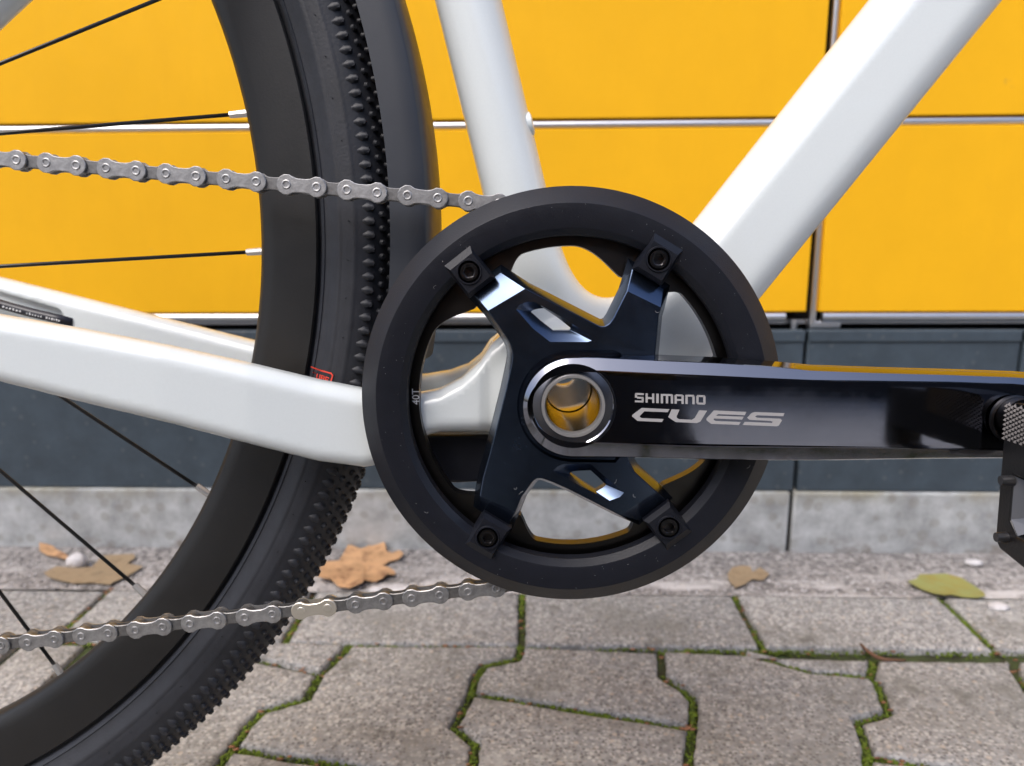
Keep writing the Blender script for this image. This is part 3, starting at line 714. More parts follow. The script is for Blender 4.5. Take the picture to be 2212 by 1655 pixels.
# ---- chain guard
SFY = -58.7
gp = [(88.2, -49.2), (88.3, -50.0), (81.4, -56.6), (80.9, -57.0), (71.3, -57.4), (70.8, -57.2), (68.4, -54.2), (68.2, -49.2), (70.5, -48.2), (86, -48.2)]
guard = mk('chain_guard', *lathe(gp, 0, BBZ, 200), 'plastic', bike, smooth=28)
for (x, z), t in zip(bolts, bang):
    er, et = np.array([math.cos(t), math.sin(t)]), np.array([-math.sin(t), math.cos(t)])
    c = np.array([x, z])
    def R_(lst, y): return [(c[0]+er[0]*a+et[0]*b, yy, c[1]+er[1]*a+et[1]*b) for a, b, yy in [(a, b, y if not callable(y) else y(a)) for a, b in lst]]
    b0_ = [(-8.2, -6.8), (8.6, -6.8), (8.6, 6.8), (-8.2, 6.8)]; t0_ = [(-6.6, -5.6), (5.2, -5.6), (5.2, 5.6), (-6.6, 5.6)]
    # pad with a round counterbore
    nb = 32
    def sq(lst, y):
        L = []
        for k in range(nb):
            a = 2*math.pi*k/nb+math.pi/4; ca, sa = math.cos(a), math.sin(a)
            m = max(abs(ca), abs(sa)); u_, w_ = ca/m, sa/m
            lo, hi = lst[0], lst[2]
            L.append(((lo[0]+hi[0])/2+u_*(hi[0]-lo[0])/2, (lo[1]+hi[1])/2+w_*(hi[1]-lo[1])/2))
        return R_(L, y)
    def ci_(r, y): return R_([(r*math.cos(2*math.pi*k/nb+math.pi/4), r*math.sin(2*math.pi*k/nb+math.pi/4)) for k in range(nb)], y)
    v, f = loft([sq(b0_, -48.5), sq(b0_, -56.9), sq(t0_, -59.2), ci_(5.25, -59.2), ci_(5.0, -59.9), ci_(4.55, -59.9), ci_(4.4, -56.0), ci_(.2, -56.0)], True, True, False)
    mk('mount_tab', v, f, 'plastic', guard, smooth=30)
    hexr = lambda r, y: R_([(r*(1 if True else 1)/max(math.cos(((2*math.pi*k/nb) % (math.pi/3))-math.pi/6), .5)*.88*math.cos(2*math.pi*k/nb), r/max(math.cos(((2*math.pi*k/nb) % (math.pi/3))-math.pi/6), .5)*.88*math.sin(2*math.pi*k/nb)) for k in range(nb)], y)
    def cc(r, y): return R_([(r*math.cos(2*math.pi*k/nb), r*math.sin(2*math.pi*k/nb)) for k in range(nb)], y)
    v, f = loft([cc(3.95, -56.2), cc(3.95, -58.6), cc(3.6, -59.2), cc(2.6, -59.3), hexr(2.3, -59.1), hexr(2.2, -56.6), cc(.1, -56.4)], True, False, True)
    mk('bolt', v, f, 'bolt', guard, smooth=28)
# specks and lint
bm = bmesh.new()
for _ in range(70):
    t = random.uniform(0, 2*math.pi); r = random.uniform(70.5, 80.5)
    ico(bm, (r*math.cos(t)/1000, -.05745+.0000, (BBZ+r*math.sin(t))/1000), random.uniform(.05, .11)/1000)
me = bpy.data.meshes.new('dust_specks'); bm.to_mesh(me); bm.free(); me.materials.append(M['white_print'])
o = bpy.data.objects.new('dust_specks', me); C.objects.link(o); o.parent = guard; o['kind'] = 'stuff'

L_ = []
for k in range(34):
    t = random.uniform(0, 2*math.pi); r = random.uniform(24, 80); y = -57.5 if r > 71.5 else (SFY if r < 52 else None)
    if y is None: continue
    if r < 52 and min(abs((t-b+math.pi) % (2*math.pi)-math.pi) for b in bang) > .22: continue
    x, z = r*math.cos(t), BBZ+r*math.sin(t); a = random.uniform(0, 6.3); pts = []
    for q in range(6):
        pts.append((x, y-.05-.12*math.sin(q*.7), z)); x += .42*math.cos(a); z += .42*math.sin(a); a += random.uniform(-.2, 1.1)
    L_.append(tube(pts, .045, 5))
v, f = join(L_); mk('lint', v, f, 'print', guard, kind='stuff')
# ---- spider
SF = -58.6
AXX, AXZ = B(1238.4, 877, -68)
def ring2(poly, y): return [(x, y if np.isscalar(y) else y[i], z) for i, (x, z) in enumerate(poly)]
spv = [(1020.4, 633.5), (1080.9, 589.6), (1134, 624), (1288.5, 703), (1297, 707), (1308, 706), (1318, 700), (1326.7, 687.7), (1355.9, 629.3), (1370.5, 581.2), (1436.3, 624), (1427, 664), (1421.7, 681.5), (1414, 764), (1408, 870), (1352, 960),
       (1355, 992), (1370.5, 1021), (1416.4, 1062.8), (1438.4, 1085.8), (1383, 1129.6), (1340, 1112), (1232.7, 1057.6), (1196, 1041), (1181, 1035.7), (1170, 1032), (1160, 1032), (1152, 1037), (1145, 1045), (1124.8, 1073.3), (1112, 1105), (1095.5, 1140), (1035, 1098.3), (1038, 1072), (1045.4, 1031.5), (1060, 979.3), (1072.6, 931), (1093.5, 847.5), (1106, 790), (1108.5, 772), (1108, 759.8), (1103.9, 743), (1098, 732), (1081, 706.5), (1054.8, 671)]
sp = [B(*p, SF) for p in spv]
folds = [(44, 0, 1, 2), (8, 9, 10, 11), (18, 19, 20, 21), (30, 31, 32, 33)]   # each arm end slopes back to the ring
yv = [SF]*len(sp)
for a, b, c, d in folds:
    for k in (b, c): yv[k] = SF+4.6
bk = offset(sp, 2.9); mdl = offset(sp, .35)
hubc = []
for k in range(30):                                              # recess round the crank boss
    a = math.radians(90)+math.pi*k/29; hubc.append(B(1238+121*math.cos(a), 877-121*math.sin(a), SF))
hubc += [B(1330, 1000, SF), B(1345, 980, SF), B(1350, 780, SF), B(1340, 762, SF), B(1325, 756, SF)]
w1o = [B(737.3+x*s_, 553+y*s_, SF) for x, y in ((1130, 345), (1150, 318), (1200, 297), (1245, 295), (1420, 390), (1620, 522), (1618, 548), (1590, 556), (1350, 556), (1240, 470))]
w1h = [B(737.3+x*s_, 553+y*s_, SF+3.5) for x, y in ((1225, 362), (1240, 350), (1270, 342), (1310, 338), (1400, 400), (1482, 465), (1480, 478), (1470, 482), (1370, 482), (1290, 420))]
w2o = [B(737.3+x*s_, 553+y*s_, SF) for x, y in ((1370, 1388), (1400, 1360), (1440, 1345), (1520, 1343), (1612, 1345), (1720, 1440), (1828, 1530), (1800, 1560), (1735, 1582), (1550, 1490))]
w2h = [B(737.3+x*s_, 553+y*s_, SF+3.5) for x, y in ((1478, 1412), (1482, 1400), (1500, 1392), (1550, 1388), (1612, 1386), (1660, 1430), (1712, 1480), (1690, 1500), (1648, 1524), (1560, 1470))]
V_, F_ = [], []
def add(vf):
    b = len(V_); V_.extend(vf[0]); F_.extend([tuple(i+b for i in q) for q in vf[1]])
add(loft([ring2(bk, -49.5), ring2(bk, -51.0), ring2(mdl, [y+.35 for y in yv]), ring2(sp, yv)], True, True, False))
inn = [i for i in range(len(sp)) if not any(i in (b, c) for a, b, c, d in folds)]
L0 = [sp[i] for i in inn]
loops = [L0, hubc, w1o, w2o]
tri = tess(loops); flat = [p for L in loops for p in L]
add(([(x, SF, z) for x, z in flat], tri))
for a, b, c, d in folds: add(([(sp[k][0], yv[k], sp[k][1]) for k in (a, b, c, d)], [(0, 1, 2, 3)]))
hb = offset(hubc, -.6); ax_ = [(AXX+12.9*math.cos(2*math.pi*k/40), AXZ+12.9*math.sin(2*math.pi*k/40)) for k in range(40)]
add(loft([ring2(hubc, SF), ring2(hb, SF+2.6)], True, False, False))
hb = [tuple(p) for p in hb]; add(([(x, SF+2.6, z) for x, z in hb+ax_], tess([hb, ax_])))
add(loft([ring2(ax_, SF+2.6), ring2(ax_, -49.5)], True, False, False))
for o_, h_ in ((w1o, w1h), (w2o, w2h)): add(loft([ring2(o_, SF), ring2(h_, SF+3.5), ring2(h_, -49.4)], True, False, False))
spider = mk('spider', V_, F_, 'spider', bike)
bm = bmesh.new(); bm.from_mesh(spider.data); bmesh.ops.remove_doubles(bm, verts=bm.verts, dist=2e-6)
# open the two windows through the back
bk_faces = [f for f in bm.faces if len(f.verts) > 20 and all(abs(v.co.y*1000+49.5) < .05 for v in f.verts)]
bmesh.ops.delete(bm, geom=bk_faces, context='FACES')
bmesh.ops.recalc_face_normals(bm, faces=bm.faces); bm.to_mesh(spider.data); bm.free()
spider.data.polygons.foreach_set('use_smooth', [True]*len(spider.data.polygons)); spider.data.set_sharp_from_angle(angle=math.radians(24))

# ---- crank arm
XE = 172.5
def fv(px):
    v_ = -70.0
    for _ in range(6): v_ = -68.0-.056*B(px, 890, v_)[0]
    return v_
top0 = [(1290, 766), (1416, 766), (1537, 771), (1655, 779), (1752, 788), (1900, 793), (2050, 797), (2190, 802), (2240, 806)]
bot0 = [(2240, 988), (2170, 990), (2000, 991), (1765, 995), (1640, 995), (1504, 993), (1400, 989.5), (1290, 988)]
top1 = [(1290, 773), (1416, 779), (1537, 784), (1655, 791), (1752, 800.5), (1900, 806), (2050, 810), (2190, 815), (2240, 819)]
top2 = [(1290, 800), (1416, 806), (1537, 811), (1655, 816.5), (1752, 820.5), (1900, 822.5), (2050, 824.5), (2190, 829), (2240, 834)]
bot2 = [(2240, 968), (2170, 974), (2000, 970), (1765, 968), (1640, 967), (1504, 965.5), (1400, 962), (1290, 958)]
def dense(L, m=5):
    out = []
    for a, b in zip(L, L[1:]):
        for k in range(m): out.append((a[0]+(b[0]-a[0])*k/m, a[1]+(b[1]-a[1])*k/m))
    return out+[L[-1]]
def outline(tp_, bt_, r, rx):
    P = dense(tp_)
    for k in range(1, 12):
        a = math.pi/2-math.pi*k/12
        cy_ = (tp_[-1][1]+bt_[0][1])/2; ry = (bt_[0][1]-tp_[-1][1])/2
        P.append((2240+rx*math.cos(a), cy_-ry*math.sin(a)))
    P += dense(bt_)
    y0_, y1_ = bt_[-1][1], tp_[0][1]; cy_ = (y0_+y1_)/2; ry = (y0_-y1_)/2
    cx_ = 1240
    for k in range(0, 41):
        a = -math.pi/2-math.pi*k/40
        P.append((cx_+r*math.cos(a), cy_-ry*math.sin(a)))
    return P
bot1 = [(x, y-1.5) for x, y in bot0]
o1 = outline(top1, bot1, 110, 56); o0 = outline(top0, bot0, 112, 60); o2 = outline(top2, bot2, 101, 40)
def lvl(P, dv):
    out = []; dvs = [dv]*len(P) if np.isscalar(dv) else dv
    for (x, y), dv in zip(P, dvs):
        v_ = fv(x)+dv
        for _ in range(4): q = B(x, y, v_); v_ = -68.0-.056*q[0]+dv
        out.append((q[0], v_, q[1]))
    return out
mix = lambda A, Bq, t: [(a[0]+(b[0]-a[0])*t, a[1]+(b[1]-a[1])*t) for a, b in zip(A, Bq)]
bd_v = [max(1.4, .70*math.dist(a, b)/5.6) for a, b in zip(o1, o2)]
lv = [lvl(o0, 13), lvl(mix(o0, o1, .95), [q+.45 for q in bd_v]), lvl(mix(o1, o2, .03), bd_v), lvl(mix(o1, o2, .92), [q*.11 for q in bd_v]), lvl(o2, [q*.03 for q in bd_v]), lvl(mix(o2, [((x-1700)*.985+1700, (y-890)*.965+890) for x, y in o2], 1), 0)]
V_, F_ = [], []
add(loft(lv, True, False, False))
face = lv[-1]; dish = []
for k in range(48):
    a = 2*math.pi*k/48; px, py = 1238.4+93*math.cos(a), 877-91*math.sin(a)
    dish.append((px, py))
dl = lvl(dish, 0)
tri = tess([[(p[0], p[2]) for p in face], [(p[0], p[2]) for p in dl]]); add((face+dl, tri))
cx_, cz_ = B(1238.4, 877, -68)
def circ(r, y): return [(cx_+r*math.cos(2*math.pi*k/48), y, cz_+r*math.sin(2*math.pi*k/48)) for k in range(48)]
cb_ = [(x, -55.0-.056*x, z) for x, y, z in circ(12.8, 0)]
add(loft([dl, circ(16.2, -67.2), circ(13.2, -65.2), circ(12.6, -65.0), cb_], True, False, False))
add((lv[0]+cb_, tess([[(p[0], p[2]) for p in lv[0]], [(p[0], p[2]) for p in cb_]])))
crank = mk('crank_arm', V_, F_, 'crank', bike)
bm = bmesh.new(); bm.from_mesh(crank.data); bmesh.ops.remove_doubles(bm, verts=bm.verts, dist=2e-6)
bmesh.ops.recalc_face_normals(bm, faces=bm.faces); bm.to_mesh(crank.data); bm.free()
crank.data.polygons.foreach_set('use_smooth', [True]*len(crank.data.polygons)); crank.data.set_sharp_from_angle(angle=math.radians(15))
# hollow axle
v, f = lathe([(12.75, -60), (12.75, -68.5), (12.6, -68.8), (11.45, -68.8), (11.2, -68.4), (10.9, -64)], cx_, cz_, 64, closed_prof=False)
mk('axle_end', v, f, 'axle', crank, smooth=30)
v, f = lathe([(10.9, -64.5), (10.7, -50), (10.7, -20), (10.3, -19.5), (10.3, 20), (10.7, 21), (10.7, 80), (12.5, 80), (12.5, -58)], cx_, cz_, 64, closed_prof=False)
mk('axle', v, f, 'bore', bike, smooth=30)
# print on the arm
def flat(polys, plane, name, m, parent, th=.06):
    P = []
    for L in polys:
        pts = [plane(*p) for p in L]; n_ = len(pts)
        vv = [(x, y-th, z) for x, y, z in pts]+[(x, y+.1, z) for x, y, z in pts]
        ff = [tuple(t) for t in tess([[(p[0], p[2]) for p in pts]])]+[(i, (i+1) % n_, n_+(i+1) % n_, n_+i) for i in range(n_)]
        P.append((vv, ff))
    v, f = join(P); return mk(name, v, f, m, parent)
z2v = lambda x, y: (1232.7+x*.2088, 743.1+y*.2088)
def crank_pl(x, y):
    return lvl([z2v(x, y)], -.03)[0]
def rects(x0, x1, spec, slope=.034, y0=507, h=96):
    out = []
    for a, b, c, d in spec:
        X0, X1 = x0+(x1-x0)*a, x0+(x1-x0)*b; Y0, Y1 = y0+h*c, y0+h*d
        out.append([(X0, Y0+(X0-665)*slope), (X1, Y0+(X1-665)*slope), (X1, Y1+(X1-665)*slope), (X0, Y1+(X0-665)*slope)])
    return out
w = .25
L_ = []
L_ += rects(665, 757, [(.06, 1, 0, .2), (0, w, .1, .5), (w, .96, .4, .6), (1-w, 1, .5, .9), (0, .94, .8, 1)])
L_ += rects(775, 865, [(0, w, 0, 1), (1-w, 1, 0, 1), (w, 1-w, .4, .6)])
L_ += rects(885, 912, [(0, 1, 0, 1)])
L_ += rects(932, 1060, [(0, .19, .02, 1), (.19, .94, .0, .2), (.41, .60, .2, 1), (.81, 1, .07, 1)])
L_ += rects(1075, 1170, [(0, w, .08, 1), (w*.5, 1-w*.5, 0, .2), (1-w, 1, .08, 1), (w, 1-w, .5, .69)])
L_ += rects(1187, 1283, [(0, w, .02, 1), (w, .92, 0, .2), (1-w, 1, .08, 1)])
L_ += rects(1300, 1395, [(0, w, .1, .9), (1-w, 1, .1, .9), (.08, .92, 0, .2), (.08, .92, .8, 1)])
flat(L_, crank_pl, 'maker_lettering', 'print', crank)
CU = [[(735, 662), (1022, 675), (1004, 706), (762, 697), (718, 742), (716, 756), (735, 768), (962, 777), (945, 808), (692, 796), (634, 748), (640, 732)],
      [(1045, 676), (1126, 680), (1096, 748), (1098, 764), (1122, 778), (1252, 785), (1284, 766), (1330, 686), (1412, 690), (1342, 803), (1305, 818), (1086, 808), (1010, 757)],
      [(1482, 688), (1818, 703), (1800, 737), (1527, 726), (1502, 743), (1790, 753), (1774, 783), (1482, 771), (1478, 784), (1500, 797), (1760, 808), (1740, 838), (1452, 826), (1404, 789), (1408, 768)],
      [(1905, 705), (2212, 716), (2200, 748), (1928, 738), (1908, 750), (1928, 763), (2168, 774), (2187, 790), (2152, 845), (2130, 852), (1780, 838), (1800, 806), (2082, 818), (2092, 806), (2070, 796), (1850, 785), (1826, 764), (1872, 716)]]
flat(CU, crank_pl, 'model_lettering', 'print', crank)
def text_mesh(txt, size):
    cu = bpy.data.curves.new('text', 'FONT'); cu.body = txt; cu.size = size; cu.resolution_u = 3; cu.align_x = 'CENTER'; cu.align_y = 'CENTER'
    o = bpy.data.objects.new('text', cu); me = bpy.data.meshes.new_from_object(o); bpy.data.objects.remove(o)
    vs = [tuple(v.co) for v in me.vertices]; fs = [tuple(p.vertices) for p in me.polygons]; bpy.data.meshes.remove(me); return vs, fs
vs, fs = text_mesh('40T', 4.6)
tx, tz = B(899, 857, -46.9)
mk('tooth_count', [(tx-y*.98, -46.95, tz+x*.95) for x, y, z in vs], fs, 'white_print', chainring)
# red badge on the tyre wall
def tyre_pt(px, py, lift=.6):
    lo, hi = -21.0, -10.0
    for v_ in np.arange(-21.5, -12, .05):
        x, z = B(px, py, v_); r = math.hypot(x-WX, z-WZ); c = (r-330.3)/18.2
        if abs(c) <= 1 and -20.5*math.sqrt(max(0, 1-c*c)) <= v_: return (x, v_-lift, z)
    x, z = B(px, py, -18); return (x, -18-lift, z)
z3 = lambda x, y: (633.6+x*.0783, 748.9+y*.0783)
def tflat(polys, name):
    P = []
    for L in polys:
        pts = [tyre_pt(*z3(*p)) for p in L]; P.append((pts, [tuple(range(len(pts)))]))
    v, f = join(P); mk(name, v, f, 'red', tyre)
bd = [[(500, 535), (780, 640), (770, 675), (490, 570)], [(780, 640), (1060, 715), (1040, 750), (770, 675)], [(1060, 715), (1110, 780), (1075, 800), (1040, 750)],
      [(1110, 780), (1065, 960), (1025, 950), (1075, 800)], [(1065, 960), (1000, 1130), (960, 1115), (1025, 950)]]
ltr = []
for k, pat in enumerate(([(0, 0, 4, 1), (1.5, 1, 2.5, 6)], [(0, 0, 1, 5), (3, 0, 4, 5), (0, 5, 4, 6)], [(0, 0, 1, 6), (1, 0, 3.6, 1), (1, 2.5, 3.6, 3.5), (1, 5, 3.6, 6), (3, 1, 4, 2.6), (3, 3.4, 4, 5)], [(0, 0, 1, 6), (1, 0, 4, 1), (1, 2.5, 3.4, 3.5), (1, 5, 4, 6)])):
    for a, b, c, d in pat:
        q = lambda u, w_: (545+k*118+u*25-w_*4, 690+(k*118+u*25)*.36+w_*24)
        ltr.append([q(a, b), q(c, b), q(c, d), q(a, d)])
tflat(bd+ltr, 'tyre_badge')

# ---- pedal
pedal = thing('pedal_tmp', 'x', 'x'); bpy.data.objects.remove(pedal)
PXL = B(2163, 1060, -86)[0]; zA = B(2190, 905, -84)[1]; zb0 = B(2163, 960, -86)[1]; zb1 = B(2163, 1168, -86)[1]; zb2 = B(2212, 1206, -99)[1]
TK = 15.0
out = [(-84.5, zA+3), (-84.5, zb1), (-87.5, zb1-2.6), (-112, zb1-6), (-160, zb1-6), (-186, zb1), (-186, zA+3)]
hole = [(-92.4, zb0-10), (-92.4, zb1+10), (-97, zb1+5.5), (-160, zb1+5), (-174, zb1+9), (-174, zb0-13)]
V_, F_ = [], []
for x, sgn in ((PXL, 1), (PXL+TK, -1)):
    t3 = tess([out, hole]); add(([(x, y, z) for y, z in out+hole], t3))
hin = [(y+(3.0 if y > -100 else 0), z-(3.0 if z > zb0-14 else 0)) for y, z in hole]
add(loft([[(x, y, z) for y, z in out] for x in (PXL, PXL+TK)])); add(loft([[(x, y, z) for y, z in hole] for x in (PXL, PXL+TK)]))
pedal = mk('pedal', V_, F_, 'pedal', bike)
bm = bmesh.new(); bm.from_mesh(pedal.data); bmesh.ops.remove_doubles(bm, verts=bm.verts, dist=1e-6); bmesh.ops.recalc_face_normals(bm, faces=bm.faces); bm.to_mesh(pedal.data); bm.free()
bevel_obj(pedal, .8)
mk('pedal_rib', [(PXL+.5, -92.3, zb0-10.5), (PXL+.5, -92.3, zb1+10.3), (PXL+.5, -97, zb1+5.6), (PXL+6, -98.5, zb0-13), (PXL+6, -98.5, zb1+13), (PXL+6, -101, zb1+9), (PXL+13, -99, zb0-13), (PXL+13, -99, zb1+13)],
   [(0, 1, 4, 3), (1, 2, 5, 4), (3, 4, 7, 6)], 'rib', pedal)
for (px, py) in ((2187, 1036), (2189, 1158)):
    x, z = B(px, py, -90); L = 4.0
    v, f = tube([(PXL+.5, -91.5, z), (PXL-L, -91.5, z)], [2.0, 1.75], 14, False); 
    e = lathe([(1.75, 0)], 0, 0, 3)
    v2, f2 = tube([(PXL-L, -91.5, z), (PXL-L+.01, -91.5, z), (PXL-L+1.2, -91.5, z)], [1.75, 1.1, 1.0], 14, True)
    mk('grip_pin', *join([(v, f), (v2, f2)]), 'pinm', pedal, smooth=40)
# grip sleeve with small pyramids round the spindle
V_, F_ = [], []
sx = B(2166, 905, -85)[0]
add(([(sx+1.2, y, z) for y, z in ((-84, zA-7.8), (-84, zA+3), (-89, zA+6.8), (-140, zA+7), (-140, zA-7.8))], [(0, 1, 2, 3, 4)]))
pz = 1.72
for i in range(0, 30):
    for j in range(0, 8):
        y = -85-i*1.72; z = zA-7+j*pz+(.86 if i % 2 else 0)
        b = len(V_); V_ += [(sx+1.1, y-.8, z-.8), (sx+1.1, y+.8, z-.8), (sx+1.1, y, z+.8), (sx+.1, y, z-.15)]
        F_ += [(b, b+1, b+3), (b+1, b+2, b+3), (b+2, b, b+3)]
add(([(sx+1.2+q, y, z) for q in (0, 13) for y, z in ((-84, zA-7.8), (-84, zA+3), (-89, zA+6.8), (-140, zA+7), (-140, zA-7.8))], [(0, 1, 6, 5), (1, 2, 7, 6), (2, 3, 8, 7), (4, 0, 5, 9)]))
o = mk('grip_sleeve', V_, F_, 'bolt', pedal)
v, f = tube([(sx+8, -70, zA), (sx+8, -84.5, zA)], [7.6, 7.4], 28); mk('spindle', v, f, 'bolt', pedal, smooth=40)
bx_, bz_ = B(2192, 906, -79)
v, f = lathe([(9.2, -78.2), (9.0, -79.2), (8.2, -79.6), (7.6, -79.0), (7.4, -77)], bx_, bz_, 40, closed_prof=False)
mk('spindle_boss', v, f, 'bolt', crank, smooth=40)

# ================================================================== LITTER ON THE GROUND
def leaf(name, outline_v, m, label, cat, curl=3.0, h=1.0, group=None):
    P = [ground(*p) for p in outline_v]; c = np.mean(P, 0); n_ = len(P)
    L = max(math.dist(p, c) for p in P)
    vs = [(c[0], c[1], h+curl*.15)]; fs = []
    for lev, k in enumerate((.35, .7, 1.0)):
        for i, p in enumerate(P):
            x, y = c[0]+(p[0]-c[0])*k, c[1]+(p[1]-c[1])*k
            d = math.dist((x, y), c)/L
            vs.append((x, y, h+curl*(d*d)*(.55+.45*math.sin(i*1.7))+random.uniform(-.2, .2)))
    for i in range(n_):
        j = (i+1) % n_; fs.append((0, 1+i, 1+j))
        for lev in range(2): a = 1+lev*n_; fs.append((a+i, a+n_+i, a+n_+j, a+j))
    vs2 = vs+[(x, y, z-.35) for x, y, z in vs]; k = len(vs); fs2 = fs+[tuple(reversed([i+k for i in f_])) for f_ in fs]
    for i in range(n_):
        j = (i+1) % n_; a = 1+2*n_; fs2.append((a+i, a+k+i, a+k+j, a+j))
    o = mk(name, vs2, fs2, m, smooth=60)
    return tag(o, label, cat, group)
z7 = lambda x, y: (668.2+x*.1566, 1140.6+y*.1566)
leaf('maple_leaf', [z7(*p) for p in ((100, 720), (170, 660), (140, 590), (230, 480), (410, 480), (470, 400), (530, 265), (600, 270), (700, 330), (760, 310), (870, 240), (960, 232), (1040, 260), (1070, 350), (1150, 360), (1240, 350), (1300, 410), (1240, 450), (1120, 470), (1010, 540), (1100, 570), (1190, 620), (1180, 680), (1080, 690), (1000, 740), (900, 760), (760, 760), (740, 840), (560, 870), (400, 830), (300, 770), (180, 770))],
     'leaf_orange', 'large dry orange maple leaf lying against the footing behind the tyre', 'leaf', curl=7)
z6 = lambda x, y: (57.6+x*.1566, 1180.9+y*.1566)
leaf('dry_leaf', [z6(*p) for p in ((185, 90), (180, 20), (260, 0), (360, 10), (420, 70), (530, 120), (580, 170), (560, 215), (470, 215), (400, 160), (290, 140))],
     'leaf_orange', 'small curled orange leaf beside the white pebble behind the spokes', 'leaf', curl=5, h=2)
leaf('brown_leaf', [z6(*p) for p in ((240, 380), (420, 300), (620, 300), (900, 290), (1050, 140), (1180, 130), (1480, 110), (1500, 160), (1390, 250), (1600, 290), (1540, 330), (1380, 430), (1200, 510), (1150, 540), (900, 510), (640, 520), (420, 480), (300, 430))],
     'leaf_brown', 'flat pale brown leaf on the stones between the spokes and rim', 'leaf', curl=2, h=.8)
zr_ = lambda x, y: (1474.7+x*s_, 1102+y*s_)
leaf('green_leaf', [zr_(*p) for p in ((1452, 482), (1510, 465), (1530, 430), (1600, 424), (1700, 432), (1800, 462), (1880, 500), (1945, 545), (1955, 590), (1900, 588), (1810, 572), (1740, 556), (1690, 568), (1620, 552), (1540, 520), (1480, 500))],
     'leaf_green', 'green oval leaf with orange edge lying at the far right', 'leaf', curl=4, h=1.5)
leaf('yellow_leaf', [zr_(*p) for p in ((290, 420), (320, 380), (380, 365), (440, 370), (450, 420), (500, 380), (560, 420), (520, 460), (450, 450), (400, 490), (340, 510), (300, 470))],
     'leaf_brown', 'faded tan leaf scrap on the grit right of the chain guard', 'leaf', curl=2, h=1)
def pebble(px, py, r, sq, m, label, name='pebble'):
    x, y = ground(px, py); bm = bmesh.new(); ico(bm, (0, 0, 0), r/1000, sq, 3)
    me = bpy.data.meshes.new(name); bm.to_mesh(me); bm.free(); me.materials.append(M[m]); me.polygons.foreach_set('use_smooth', [True]*len(me.polygons))
    o = bpy.data.objects.new(name, me); C.objects.link(o); o.location = (x/1000, y/1000, (r*sq[2]*.75-1)/1000); return tag(o, label, 'pebble')
pebble(167, 1222, 9.5, (1.05, .9, .85), 'pebble', 'white rounded pebble next to the small orange leaf')
pebble(2156, 1314, 7, (1.3, .9, .5), 'pebble', 'cream pebble at the tip of the green leaf')
pebble(2103, 1218, 6, (1.5, .8, .5), 'pebble', 'small white pebble on the grit near the pedal')
pebble(850, 1277, 9, (2.8, 1.0, .35), 'pebble', 'long flat whitish stone above the lower chain run')
tw = [ground(*zr_(x, y)) for x, y in ((1150, 880), (1195, 925), (1250, 960), (1310, 975), (1440, 975))]
v, f = tube([(x, y, 1.5+(1.5-i)*.4) for i, (x, y) in enumerate(tw)], [1.0, 1.5, 1.7, 1.5, .8], 8)
tag(mk('twig', v, f, 'twig', smooth=True), 'short brown twig lying in the joint between paving stones', 'twig')

# printed marks on the brake hose
P_ = []
for k in range(34):
    t = .12+.80*k/34; i = t*(len(hp)-1); a = int(i); u_ = i-a
    x = hp[a][0]+(hp[a+1][0]-hp[a][0])*u_; z = hp[a][1]+(hp[a+1][1]-hp[a][1])*u_; y = 45+i*.6-2.55
    if k % 7 == 5: continue
    h_ = random.uniform(.5, .9); w_ = random.uniform(.25, .6)
    P_.append(([(x-w_, y-.08, z-.9), (x+w_, y-.08, z-.9), (x+w_, y-.08, z-.9+h_*1.4), (x-w_, y-.08, z-.9+h_*1.4)], [(0, 1, 2, 3)]))
hose = [o for o in bike.children if o.name == 'brake_hose'][0]
v, f = join(P_); mk('hose_print', v, f, 'white_print', hose)

# ================================================================== BEHIND THE CAMERA: WHAT THE POLISHED CRANK MIRRORS
def skin(name, pts, edges, radii, m, parent, sub=2):
    me = bpy.data.meshes.new(name); me.from_pydata(pts, edges, []); o = bpy.data.objects.new(name, me); C.objects.link(o); o.parent = parent
    me.materials.append(M[m])
    o.modifiers.new('skin', 'SKIN').use_smooth_shade = True
    if not me.skin_vertices:
        bpy.context.view_layer.objects.active = o
        bpy.ops.mesh.customdata_skin_add()
    for i, r in enumerate(radii): me.skin_vertices[0].data[i].radius = r if isinstance(r, tuple) else (r, r)
    me.skin_vertices[0].data[0].use_root = True
    q = o.modifiers.new('sub', 'SUBSURF'); q.levels = sub; q.render_levels = sub
    return o
M['navy'] = mat('navy_cloth', (.016, .018, .028), .85); M['jeans'] = mat('dark_trousers', (.014, .015, .020), .85)
M['skin'] = mat('skin', (.52, .32, .24), .5); M['hair'] = mat('brown_hair', (.05, .03, .02), .6); M['phone'] = mat('black_phone', (.012, .012, .013), .2)
M['brick'] = mat('dark_render', (.040, .036, .038), .85, var=.2, vscale=3); M['pane'] = mat('dark_window', (.02, .025, .03), .08)
per = thing('person', 'crouching photographer in dark navy jacket, seen only as a dark reflection in the crank', 'person', (-.10, -.58, 0))
tpts = [(0, 0, .30), (0, .03, .44), (.10, .02, .26), (.13, .34, .13), (.12, .10, .07), (.11, -.12, .05), (-.12, .02, .26), (-.17, .34, .13), (-.15, .10, .07), (-.13, -.12, .05)]
skin('trousers', tpts, [(0, 1), (0, 2), (2, 3), (3, 4), (4, 5), (0, 6), (6, 7), (7, 8), (8, 9)], [.17, .16, .12, .115, .075, .05, .12, .115, .075, .05], 'jeans', per)
jp = [(0, .03, .42), (0, .07, .58), (0, .10, .70), (0, .11, .76), (.19, .11, .68), (.27, .30, .50), (.17, .50, .37), (-.19, .11, .68), (-.24, .30, .50), (.02, .50, .36)]
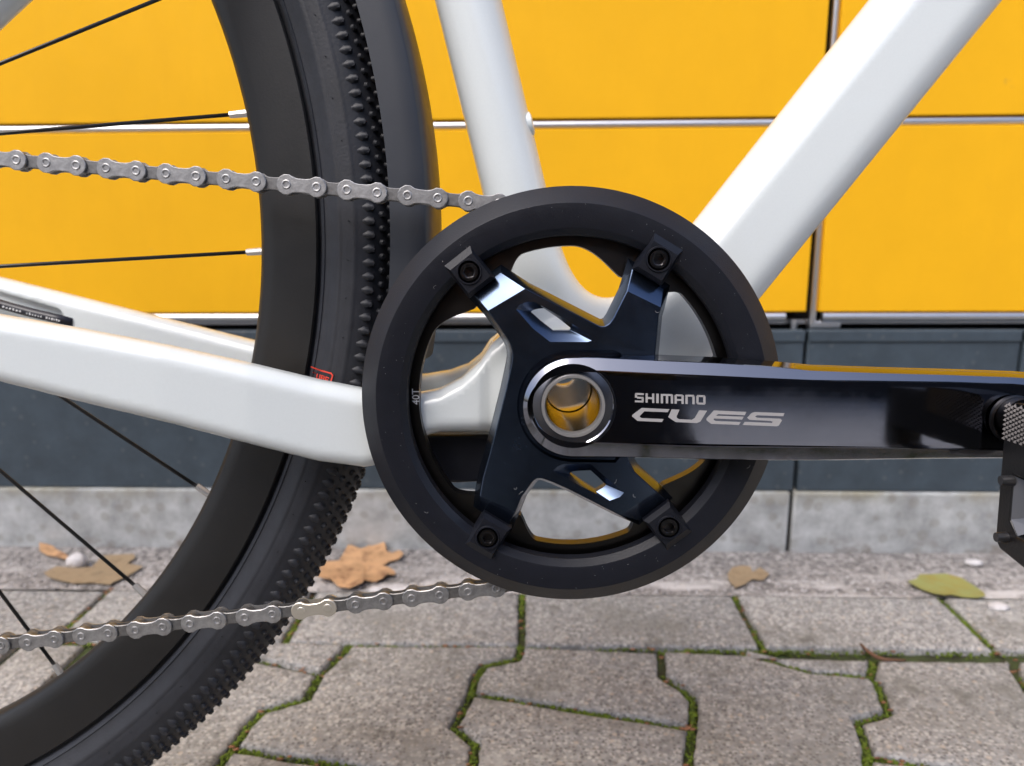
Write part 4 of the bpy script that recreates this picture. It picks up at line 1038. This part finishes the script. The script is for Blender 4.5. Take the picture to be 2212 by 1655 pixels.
skin('jacket', jp, [(0, 1), (1, 2), (2, 3), (2, 4), (4, 5), (5, 6), (2, 7), (7, 8), (8, 9)], [(.17, .13), (.18, .13), (.16, .11), .07, .085, .06, .042, .085, .06, .042], 'navy', per)
skin('head', [(0, .12, .76), (0, .13, .84), (0, .16, .92), (0, .15, .99)], [(0, 1), (1, 2), (2, 3)], [.055, .06, (.085, .095), (.06, .07)], 'skin', per)
skin('hair', [(0, .12, .90), (0, .13, .98), (0, .16, 1.02)], [(0, 1), (1, 2)], [(.086, .09), (.088, .1), (.05, .06)], 'hair', per)
def hand(c, sx):
    P = [c, (c[0]-sx*.035, c[1]+.03, c[2]-.002), (c[0]-sx*.06, c[1]+.05, c[2]-.004)]; E_ = [(0, 1), (1, 2)]; R_h = [.026, .030, .026]
    for k in range(4):
        z = c[2]+.028-k*.018; b = len(P); L = (.062, .070, .064, .050)[k]
        P += [(c[0]-sx*.06, c[1]+.055, z), (c[0]-sx*(.06+L*.45), c[1]+.068, z), (c[0]-sx*(.06+L*.9), c[1]+.060, z)]; E_ += [(2, b), (b, b+1), (b+1, b+2)]; R_h += [.0095, .0085, .007]
    b = len(P); P += [(c[0]-sx*.05, c[1]+.03, c[2]+.035), (c[0]-sx*.085, c[1]+.045, c[2]+.045)]; E_ += [(1, b), (b, b+1)]; R_h += [.012, .009]
    skin('hand', P, E_, R_h, 'skin', per, 1)
hand((.185, .50, .36), 1); hand((.015, .50, .355), -1)
ph = box('phone', -78, 78, -18, -9, HCAM-60, HCAM+14, 'phone', None, bev=3)
tag(ph, 'black phone held up by the crouching photographer, seen only in reflection', 'phone')
bd_ = thing('building', 'dark low building added behind the camera to darken the reflection in the crank', 'building', (0, -4.6, 0))  # unseen, added so the crank has something dark to mirror
mk('wall', *loft([[(x, y, z) for x, y in ((-9000, 0), (9000, 0), (9000, -5000), (-9000, -5000))] for z in (-14, 2600)], True, True, True), 'brick', bd_)
for k in range(-4, 5):
    w_ = box('window', k*1900-500, k*1900+500, 2, 60, 900, 1900, 'silver', bd_, bev=4); box('pane', k*1900-440, k*1900+440, 50, 66, 960, 1840, 'pane', w_)
